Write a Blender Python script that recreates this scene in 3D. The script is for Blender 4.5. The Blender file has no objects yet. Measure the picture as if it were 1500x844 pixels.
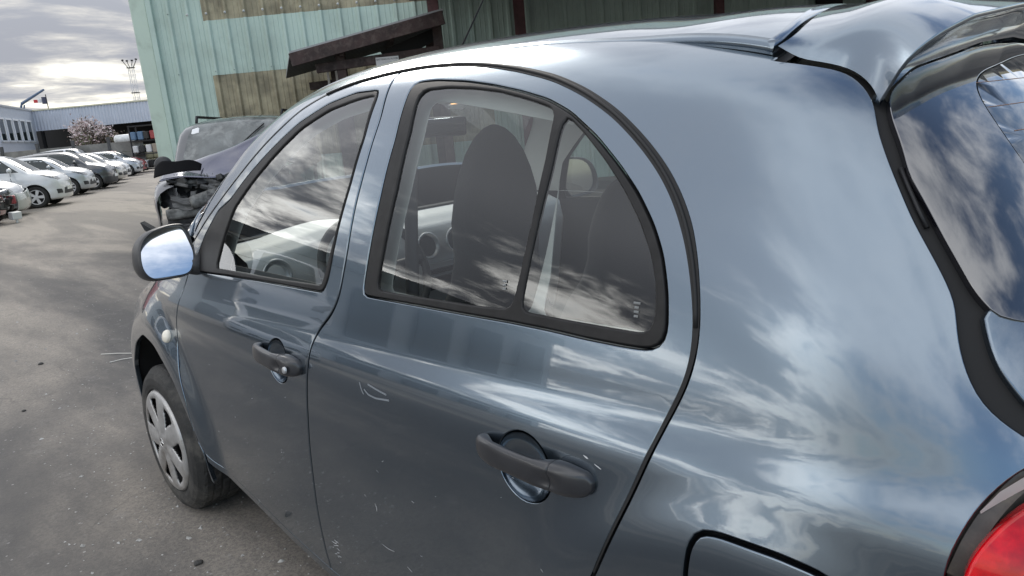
import bpy, bmesh, math, random
import numpy as np
from mathutils import Vector, Matrix
from mathutils.geometry import delaunay_2d_cdt
random.seed(7); RNG = np.random.default_rng(7)
SC = bpy.context.scene; COL = SC.collection
R = math.radians

# ------------------------------------------------------------------ camera
CAMP = np.array([-1.614, -2.916, 1.346]); HEAD, PITCH, ROLL, FPX = R(41.99), R(13.03), R(5.25), 1089.0
def cam_basis():
    f = np.array([math.sin(HEAD)*math.cos(PITCH), math.cos(HEAD)*math.cos(PITCH), -math.sin(PITCH)])
    r0 = np.array([math.cos(HEAD), -math.sin(HEAD), 0.0]); u0 = np.cross(r0, f)
    r = r0*math.cos(ROLL) - u0*math.sin(ROLL); u = np.cross(r, f)
    return r, u, f
cr, cu, cf = cam_basis()
cam = bpy.data.cameras.new('camera'); cam.sensor_width = 36.0; cam.lens = FPX/1500*36
cam.clip_start = 0.05; cam.clip_end = 2000
camo = bpy.data.objects.new('camera', cam); COL.objects.link(camo); SC.camera = camo
camo.matrix_world = Matrix(((cr[0], cu[0], -cf[0], CAMP[0]), (cr[1], cu[1], -cf[1], CAMP[1]), (cr[2], cu[2], -cf[2], CAMP[2]), (0, 0, 0, 1)))

# ------------------------------------------------------------------ exposure, sky, sun
SC.view_settings.view_transform = 'Standard'; SC.view_settings.look = 'None'
SC.view_settings.exposure = 0.5; SC.view_settings.gamma = 1.0
SUN_EL, SUN_AZ = R(34), R(25)          # azimuth measured from +Y (the way the near car points) towards +X
SKY = 0.13
W = bpy.data.worlds.new('World'); SC.world = W; W.use_nodes = True
nt = W.node_tree; nt.nodes.clear()
def N(tree, kind, **kw):
    n = tree.nodes.new(kind)
    for k, v in kw.items(): setattr(n, k, v)
    return n
def M(tree, op, a, b=None, c=None, clamp=False):
    n = tree.nodes.new('ShaderNodeMath'); n.operation = op; n.use_clamp = clamp
    for i, v in enumerate((a, b, c)):
        if v is None: continue
        if isinstance(v, (int, float)): n.inputs[i].default_value = v
        else: tree.links.new(v, n.inputs[i])
    return n.outputs[0]
def VM(tree, op, a, b=None):
    n = tree.nodes.new('ShaderNodeVectorMath'); n.operation = op
    for i, v in enumerate((a, b)):
        if v is None: continue
        if isinstance(v, (tuple, list)): n.inputs[i].default_value = v
        else: tree.links.new(v, n.inputs[i])
    return n.outputs['Value'] if op in ('DOT_PRODUCT', 'LENGTH') else n.outputs[0]
def MR(tree, v, a, b, c=0.0, d=1.0, smooth=True):
    n = tree.nodes.new('ShaderNodeMapRange'); n.interpolation_type = 'SMOOTHSTEP' if smooth else 'LINEAR'
    tree.links.new(v, n.inputs[0])
    for i, x in enumerate((a, b, c, d)): n.inputs[i+1].default_value = x
    return n.outputs[0]
def MIX(tree, f, a, b):
    n = tree.nodes.new('ShaderNodeMix'); n.data_type = 'RGBA'
    for s, v in ((0, f), (6, a), (7, b)):
        if isinstance(v, (int, float)): n.inputs[s].default_value = v
        elif isinstance(v, (tuple, list)): n.inputs[s].default_value = tuple(v) + ((1,) if len(v) == 3 else ())
        else: tree.links.new(v, n.inputs[s])
    return n.outputs[2]
def NOISE(tree, vec, scale, detail=6, rough=0.55, dist=0.0):
    n = tree.nodes.new('ShaderNodeTexNoise'); n.inputs['Scale'].default_value = scale
    n.inputs['Detail'].default_value = detail; n.inputs['Roughness'].default_value = rough; n.inputs['Distortion'].default_value = dist
    if vec is not None: tree.links.new(vec, n.inputs['Vector'])
    return n.outputs[0]
tc = N(nt, 'ShaderNodeTexCoord'); d = VM(nt, 'NORMALIZE', tc.outputs['Generated'])
sep = N(nt, 'ShaderNodeSeparateXYZ'); nt.links.new(d, sep.inputs[0])
sky = N(nt, 'ShaderNodeTexSky', sky_type='NISHITA', sun_disc=False, sun_elevation=SUN_EL, sun_rotation=SUN_AZ, air_density=1.0, dust_density=0.6, ozone_density=1.2)
zz = M(nt, 'MAXIMUM', sep.outputs[2], 0.0)
den = M(nt, 'ADD', zz, 0.16)
px = M(nt, 'DIVIDE', sep.outputs[0], den); py = M(nt, 'DIVIDE', sep.outputs[1], den)
cmb = N(nt, 'ShaderNodeCombineXYZ'); nt.links.new(px, cmb.inputs[0]); nt.links.new(py, cmb.inputs[1])
cl = cmb.outputs[0]
# the cloud deck: thick over the front (where the low sun stands behind it), broken streaks over the back
mp = N(nt, 'ShaderNodeMapping'); nt.links.new(cl, mp.inputs[0]); mp.inputs['Rotation'].default_value = (0, 0, R(28)); mp.inputs['Scale'].default_value = (0.75, 1.15, 1)
n1 = NOISE(nt, mp.outputs[0], 0.95, 9, 0.58, 0.35)
n2 = NOISE(nt, mp.outputs[0], 3.4, 8, 0.62, 0.5)
front = M(nt, 'ADD', M(nt, 'MULTIPLY', sep.outputs[1], 0.80), M(nt, 'MULTIPLY', sep.outputs[0], -0.08))
cov = M(nt, 'ADD', MR(nt, front, -0.60, 0.62, 0.0, 0.195), M(nt, 'MULTIPLY', M(nt, 'MULTIPLY', MR(nt, front, 0.1, 0.6), MR(nt, sep.outputs[0], 0.15, -0.35)), MR(nt, sep.outputs[2], 0.24, 0.42, 0.0, 0.09)))
dens = M(nt, 'ADD', M(nt, 'ADD', M(nt, 'MULTIPLY', n1, 0.72), M(nt, 'MULTIPLY', n2, 0.28)), cov)
# the left half of the sky is mostly covered by high bright cloud
veil = M(nt, 'MULTIPLY', MR(nt, sep.outputs[0], 0.25, -0.55), MR(nt, sep.outputs[2], 0.22, 0.5, 0.0, 0.11))
mask = MR(nt, M(nt, 'ADD', dens, veil), 0.475, 0.66)
thick = MR(nt, dens, 0.54, 0.74)
sdir = (math.sin(R(-46))*math.cos(R(12)), math.cos(R(-46))*math.cos(R(12)), math.sin(R(12)))   # a bright break low in the clouds
sdot = VM(nt, 'DOT_PRODUCT', d, sdir)
glow = M(nt, 'POWER', MR(nt, sdot, 0.70, 1.0), 1.6); wide = MR(nt, sdot, 0.05, 0.5)
lowband = MR(nt, sep.outputs[2], 0.27, 0.10)
lit = MIX(nt, glow, MIX(nt, M(nt, 'MULTIPLY', wide, MR(nt, sep.outputs[2], 0.40, 0.20)), (9.6, 9.8, 10.1), (7.4, 7.0, 6.1)), (41.0, 40.8, 39.0))
dark = MIX(nt, MR(nt, sep.outputs[2], 0.45, 0.22), (5.2, 5.4, 5.9), MIX(nt, lowband, (3.0, 3.2, 3.6), (2.3, 2.4, 2.7)))
cloud = MIX(nt, thick, lit, dark)
col = MIX(nt, mask, sky.outputs[0], cloud)
# under the horizon the world is the colour of far ground
col = MIX(nt, MR(nt, sep.outputs[2], -0.002, -0.03), col, (1.8, 1.75, 1.7))
bg = N(nt, 'ShaderNodeBackground'); nt.links.new(col, bg.inputs[0]); bg.inputs[1].default_value = SKY
wo = N(nt, 'ShaderNodeOutputWorld'); nt.links.new(bg.outputs[0], wo.inputs[0])
sl = bpy.data.lights.new('sun', 'SUN'); sl.energy = 1.2; sl.angle = R(20); sl.color = (1.0, 0.94, 0.85)
so = bpy.data.objects.new('sun', sl); COL.objects.link(so)
so.rotation_euler = (R(90) - SUN_EL, 0, math.pi - SUN_AZ)
so.location = (0, 0, 30)

# ------------------------------------------------------------------ materials
MATS = {}
def mat(name, col, rough=0.5, metal=0.0, coat=0.0, spec=0.5, bump=0.0, bscale=60, var=0.0, vscale=6, coatr=0.03, emit=None, estr=0, dirt=None, dscale=3.0, damt=0.5):
    if name in MATS: return MATS[name]
    m = bpy.data.materials.new(name); m.use_nodes = True; t = m.node_tree; b = t.nodes['Principled BSDF']
    b.inputs['Base Color'].default_value = tuple(col)+(1,); b.inputs['Roughness'].default_value = rough
    b.inputs['Metallic'].default_value = metal; b.inputs['Coat Weight'].default_value = coat; b.inputs['Coat Roughness'].default_value = coatr
    b.inputs['Specular IOR Level'].default_value = spec
    if emit: b.inputs['Emission Color'].default_value = tuple(emit)+(1,); b.inputs['Emission Strength'].default_value = estr
    if var or bump or dirt:
        tcn = N(t, 'ShaderNodeTexCoord'); o = tcn.outputs['Object']
        c = None
        if var:
            nz = NOISE(t, o, vscale, 8, 0.62)
            f = MR(t, nz, 0.3, 0.7, 0, 1)
            c = MIX(t, f, tuple(x*(1-var) for x in col), tuple(min(1, x*(1+var)) for x in col))
        if dirt:
            nz2 = NOISE(t, o, dscale, 9, 0.68, 0.3)
            c = MIX(t, M(t, 'MULTIPLY', MR(t, nz2, 0.45, 0.68), damt), c if c is not None else tuple(col), dirt)
        if c is not None: t.links.new(c, b.inputs['Base Color'])
        if bump:
            nb = NOISE(t, o, bscale, 6, 0.6); bn = N(t, 'ShaderNodeBump'); bn.inputs['Strength'].default_value = bump; bn.inputs['Distance'].default_value = 0.01
            t.links.new(nb, bn.inputs['Height']); t.links.new(bn.outputs[0], b.inputs['Normal'])
    MATS[name] = m; return m
def glassmat(name, tint, ior=1.52, gain=1.7, rough=0.0, dust=0.03):
    if name in MATS: return MATS[name]
    m = bpy.data.materials.new(name); m.use_nodes = True; t = m.node_tree; t.nodes.clear()
    tr = N(t, 'ShaderNodeBsdfTransparent'); tr.inputs[0].default_value = tuple(tint)+(1,)
    gl = N(t, 'ShaderNodeBsdfGlossy'); gl.inputs['Roughness'].default_value = rough; gl.inputs[0].default_value = (1, 1, 1, 1)
    ge = N(t, 'ShaderNodeNewGeometry'); c_ = M(t, 'ABSOLUTE', VM(t, 'DOT_PRODUCT', ge.outputs['Incoming'], ge.outputs['Normal']))
    fr = M(t, 'MULTIPLY_ADD', M(t, 'POWER', M(t, 'SUBTRACT', 1.0, c_, clamp=True), 5.0), .957, .043)   # Schlick, the same from both sides
    f = M(t, 'MULTIPLY', fr, gain, clamp=True)
    mx = N(t, 'ShaderNodeMixShader'); t.links.new(f, mx.inputs[0]); t.links.new(tr.outputs[0], mx.inputs[1]); t.links.new(gl.outputs[0], mx.inputs[2])
    df = N(t, 'ShaderNodeBsdfDiffuse'); df.inputs[0].default_value = (0.45, 0.44, 0.42, 1)
    tcn = N(t, 'ShaderNodeTexCoord'); nz = NOISE(t, tcn.outputs['Object'], 5, 9, 0.7)
    mx2 = N(t, 'ShaderNodeMixShader'); t.links.new(M(t, 'MULTIPLY', MR(t, nz, 0.35, 0.8), dust), mx2.inputs[0]); t.links.new(mx.outputs[0], mx2.inputs[1]); t.links.new(df.outputs[0], mx2.inputs[2])
    o = N(t, 'ShaderNodeOutputMaterial'); t.links.new(mx2.outputs[0], o.inputs[0])
    MATS[name] = m; return m
def paint(name, col, metal=0.55, rough=0.36, coat=1.0, dusty=0.25):
    """car paint: metallic base under clear coat, faint orange peel, a film of road dust in patches"""
    if name in MATS: return MATS[name]
    m = bpy.data.materials.new(name); m.use_nodes = True; t = m.node_tree; b = t.nodes['Principled BSDF']
    tcn = N(t, 'ShaderNodeTexCoord'); o = tcn.outputs['Object']
    nz = NOISE(t, o, 2.6, 10, 0.66, 0.4); nf = NOISE(t, o, 46, 4, 0.6)
    f = M(t, 'MULTIPLY', M(t, 'MULTIPLY', MR(t, nz, 0.42, 0.75), MR(t, nf, 0.3, 0.75, 0.5, 1.0)), dusty)
    t.links.new(MIX(t, f, tuple(col), (0.30, 0.285, 0.26)), b.inputs['Base Color'])
    b.inputs['Metallic'].default_value = metal
    b.inputs['Roughness'].default_value = rough
    b.inputs['Coat Weight'].default_value = coat
    t.links.new(M(t, 'ADD', M(t, 'MULTIPLY', f, 0.35), 0.022), b.inputs['Coat Roughness'])
    bn = N(t, 'ShaderNodeBump'); bn.inputs['Strength'].default_value = 0.0035; bn.inputs['Distance'].default_value = 0.004
    t.links.new(NOISE(t, o, 210, 2, 0.5), bn.inputs['Height']); t.links.new(bn.outputs[0], b.inputs['Coat Normal'])
    MATS[name] = m; return m

# ------------------------------------------------------------------ object helpers
def link(name, me, parent=None, m=None, kind=None):
    o = bpy.data.objects.new(name, me); COL.objects.link(o)
    if parent is not None: o.parent = parent
    if m is not None and me is not None: me.materials.append(m)
    if kind: o['kind'] = kind
    return o
def thing(name, label, cat, loc=(0, 0, 0), rz=0.0, group=None):
    o = bpy.data.objects.new(name, None); COL.objects.link(o); o.location = loc; o.rotation_euler = (0, 0, rz)
    o.empty_display_size = 0.2
    o['label'] = label; o['category'] = cat
    if group: o['group'] = group
    return o
def tag(o, label, cat, group=None):
    o['label'] = label; o['category'] = cat
    if group: o['group'] = group
    return o
def mesh(name, v, f, parent=None, m=None, smooth=False, kind=None, nrm=None):
    me = bpy.data.meshes.new(name); me.from_pydata([tuple(map(float, p)) for p in v], [], [tuple(map(int, q)) for q in f]); me.update()
    if smooth or nrm is not None: me.polygons.foreach_set('use_smooth', [True]*len(me.polygons))
    if nrm is not None: me.normals_split_custom_set_from_vertices([tuple(map(float, n)) for n in nrm])
    return link(name, me, parent, m, kind)
def bmobj(name, bm, parent=None, m=None, smooth=False, kind=None):
    me = bpy.data.meshes.new(name); bm.normal_update(); bm.to_mesh(me); bm.free()
    if smooth: me.polygons.foreach_set('use_smooth', [True]*len(me.polygons))
    return link(name, me, parent, m, kind)
def box(bm, c, s, rot=None, bev=0.0, seg=1):
    mt = Matrix.Translation(Vector(c)) @ (rot.to_4x4() if rot is not None else Matrix.Identity(4)) @ Matrix.Diagonal((s[0], s[1], s[2], 1))
    r = bmesh.ops.create_cube(bm, size=1.0, matrix=mt)
    if bev > 0:
        es = set(e for v in r['verts'] for e in v.link_edges)
        bmesh.ops.bevel(bm, geom=list(es), offset=bev, segments=seg, affect='EDGES', profile=0.6)
def rz(a): return Matrix.Rotation(a, 3, 'Z')
def tube(bm, pts, r, n=8, cap=True, closed=False):
    """a tube through pts; r a number or one radius per point"""
    pts = [Vector(p) for p in pts]; k = len(pts); rr = r if isinstance(r, (list, tuple)) else [r]*k
    rings = []; up = None
    for i in range(k):
        a = pts[(i-1) % k] if (closed or i > 0) else pts[i]; b = pts[(i+1) % k] if (closed or i < k-1) else pts[i]
        t = (b-a).normalized()
        if up is None: up = Vector((0, 0, 1)) if abs(t.z) < 0.9 else Vector((1, 0, 0))
        x = up.cross(t).normalized(); y = t.cross(x).normalized(); up = y
        rings.append([bm.verts.new(pts[i] + (x*math.cos(2*math.pi*j/n) + y*math.sin(2*math.pi*j/n))*rr[i]) for j in range(n)])
    for i in range(k if closed else k-1):
        A, B = rings[i], rings[(i+1) % k]
        for j in range(n): bm.faces.new((A[j], A[(j+1) % n], B[(j+1) % n], B[j]))
    if cap and not closed:
        bm.faces.new(rings[0][::-1]); bm.faces.new(rings[-1])
def lathe(bm, prof, n=32, mtx=None, a0=0.0, a1=2*math.pi):
    """prof: (radius, height) pairs turned about local z"""
    full = abs(a1-a0-2*math.pi) < 1e-6; cnt = n if full else n+1; rings = []
    for r, h in prof:
        row = []
        for j in range(cnt):
            a = a0 + (a1-a0)*j/n; p = Vector((r*math.cos(a), r*math.sin(a), h))
            row.append(bm.verts.new(mtx @ p if mtx is not None else p))
        rings.append(row)
    for A, B in zip(rings, rings[1:]):
        for j in range(n): bm.faces.new((A[j], A[(j+1) % cnt], B[(j+1) % cnt], B[j]))
def prism(bm, poly, d0, d1, frame):
    """polygon (a,b) extruded from d0 to d1 along the third axis of frame (origin, ea, eb, ec)"""
    o, ea, eb, ec = [Vector(x) for x in frame]
    A = [bm.verts.new(o+ea*p[0]+eb*p[1]+ec*d0) for p in poly]; B = [bm.verts.new(o+ea*p[0]+eb*p[1]+ec*d1) for p in poly]
    n = len(poly); fs = []
    fs.append(bm.faces.new(A)); fs.append(bm.faces.new(B[::-1]))
    for i in range(n): fs.append(bm.faces.new((A[i], B[i], B[(i+1) % n], A[(i+1) % n])))
    bmesh.ops.recalc_face_normals(bm, faces=fs)
def grid_mesh(name, fn, nu, nv, parent=None, m=None, smooth=True, kind=None):
    v = [fn(i/nu, j/nv) for j in range(nv+1) for i in range(nu+1)]
    f = [(j*(nu+1)+i, j*(nu+1)+i+1, (j+1)*(nu+1)+i+1, (j+1)*(nu+1)+i) for j in range(nv) for i in range(nu)]
    return mesh(name, v, f, parent, m, smooth, kind)
def text_obj(name, s, size, loc, mtx, m, parent, align='CENTER'):
    cu_ = bpy.data.curves.new(name, 'FONT'); cu_.body = s; cu_.size = size; cu_.align_x = align; cu_.extrude = 0.0005; cu_.resolution_u = 2
    tmp = bpy.data.objects.new(name, cu_); COL.objects.link(tmp)
    bpy.context.view_layer.update()
    me = bpy.data.meshes.new_from_object(tmp.evaluated_get(bpy.context.evaluated_depsgraph_get()))
    bpy.data.objects.remove(tmp)
    o = link(name, me, parent, m); o.matrix_local = Matrix.Translation(Vector(loc)) @ mtx.to_4x4()
    return o
def copy_tree(o, parent=None):
    c = o.copy(); COL.objects.link(c); c.parent = parent
    for ch in [x for x in KIDS.get(o.name, [])]:
        copy_tree(ch, c)
    return c
def index_kids():
    KIDS.clear()
    for x in bpy.data.objects:
        if x.parent: KIDS.setdefault(x.parent.name, []).append(x)
KIDS = {}

# ------------------------------------------------------------------ the near car's skin as one smooth surface
class CS:
    #"""natural cubic spline"""
    def __init__(s,x,y):
        x=np.array(x,float);y=np.array(y,float);n=len(x);h=np.diff(x)
        A=np.zeros((n,n));b=np.zeros(n);A[0,0]=A[-1,-1]=1
        for i in range(1,n-1):
            A[i,i-1]=h[i-1];A[i,i]=2*(h[i-1]+h[i]);A[i,i+1]=h[i]
            b[i]=6*((y[i+1]-y[i])/h[i]-(y[i]-y[i-1])/h[i-1])
        s.x=x;s.y=y;s.h=h;s.m=np.linalg.solve(A,b)
    def __call__(s,t):
        t=np.clip(np.asarray(t,float),s.x[0],s.x[-1])
        i=np.clip(np.searchsorted(s.x,t)-1,0,len(s.h)-1)
        h=s.h[i];a=(s.x[i+1]-t)/h;b=(t-s.x[i])/h
        return a*s.y[i]+b*s.y[i+1]+((a**3-a)*s.m[i]+(b**3-b)*s.m[i+1])*h*h/6
XP=CS([0.0,.15,.22,.3,.45,.6,.74,.81,.85,.885,.93,1.0,1.1,1.2,1.3,1.4,1.5,1.6,1.8],
      [.815,.826,.832,.840,.850,.857,.862,.858,.8485,.835,.8245,.810,.787,.759,.7255,.686,.641,.590,.47])
YR=CS([0,.3,.5,.7,.85,1.0,1.1,1.2,1.3,1.4,1.5,1.6,1.8],
      [-2.90,-2.96,-2.985,-2.985,-2.95,-2.885,-2.825,-2.76,-2.69,-2.615,-2.535,-2.45,-2.28])
def sst(a,b,x):
    t=np.clip((x-a)/(b-a),0,1);return t*t*t*(t*(6*t-15)+10)
def smax(a,b,k): return .5*(a+b+np.sqrt((a-b)**2+k*k))
def smin(a,b,k): return .5*(a+b-np.sqrt((a-b)**2+k*k))
RA=-2.43
def Fb(P):
    x=np.abs(P[...,0]);y=P[...,1];z=P[...,2]
    side=XP(z)-.012*(y+1.3)**2-.02*np.clip(y-.1,0,9)**2
    # wheel arch flares
    for yc,a in ((RA,.024),(0.02,.034)):
        r=np.hypot(y-yc,z-.29)
        side=side+a*(1-sst(.40,.56,r))
    # shoulder line dies out behind the rear door: the quarter panel is fuller there
    q=sst(-2.25,-2.65,y)*sst(.62,.80,z)*(1-sst(1.0,1.25,z))
    side=side+.012*q
    a=x-side
    rear=YR(z)+.10*x*x-y
    b=smax(a,rear,.20)
    roof=z-(1.587-.057*(y+1.15)**2-.10*x*x)
    ws=(.52*(y+.70)+.854*(z-1.532))+.10*x*x
    top=smax(roof,ws,.12)
    hood=z-(1.00-.16*(np.clip(y,-1,9)-0.0)-.12*np.clip(y,0,9)**2-.10*x*x)
    hood=np.where(y>-.6,hood,hood+(-.6-y)*.0)
    t2=smin(top,hood,.03)
    t2=np.where(y<-.75,top,t2)
    f=smax(b,t2,.17)
    front=y-(.72-.12*x*x-.25*np.clip(z-.55,0,9)**2*2)
    f=smax(f,front,.14)
    return f
def Froof(P):
    Q=P.copy();Q[...,2]=Q[...,2]-.017*sst(-1.98,-2.33,P[...,1]);return Fb(Q)
def grad(P,F=None,e=1e-4):
    F=F or Fb
    g=np.stack([(F(P+np.eye(3)[k]*e)-F(P-np.eye(3)[k]*e))/(2*e) for k in range(3)],-1)
    return g/np.maximum(1e-9,np.linalg.norm(g,axis=-1,keepdims=True))
def cast(o,d,t0,t1,n=160,F=None):
    #"""first outside->inside crossing along o+t d; nan when none"""
    F=F or Fb
    o=np.atleast_2d(o);d=np.broadcast_to(np.atleast_2d(d),o.shape)
    ts=np.linspace(t0,t1,n);prev=F(o+d*t0)
    lo=np.full(len(o),np.nan);hi=lo.copy()
    for i in range(1,n):
        cur=F(o+d*ts[i]);m=(prev>0)&(cur<=0)&np.isnan(lo)
        lo[m]=ts[i-1];hi[m]=ts[i];prev=cur
    for _ in range(30):
        mid=.5*(lo+hi);f=F(o+d*mid[:,None]);ins=f<=0
        hi=np.where(ins,mid,hi);lo=np.where(ins,lo,mid)
    return o+d*hi[:,None]
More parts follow.
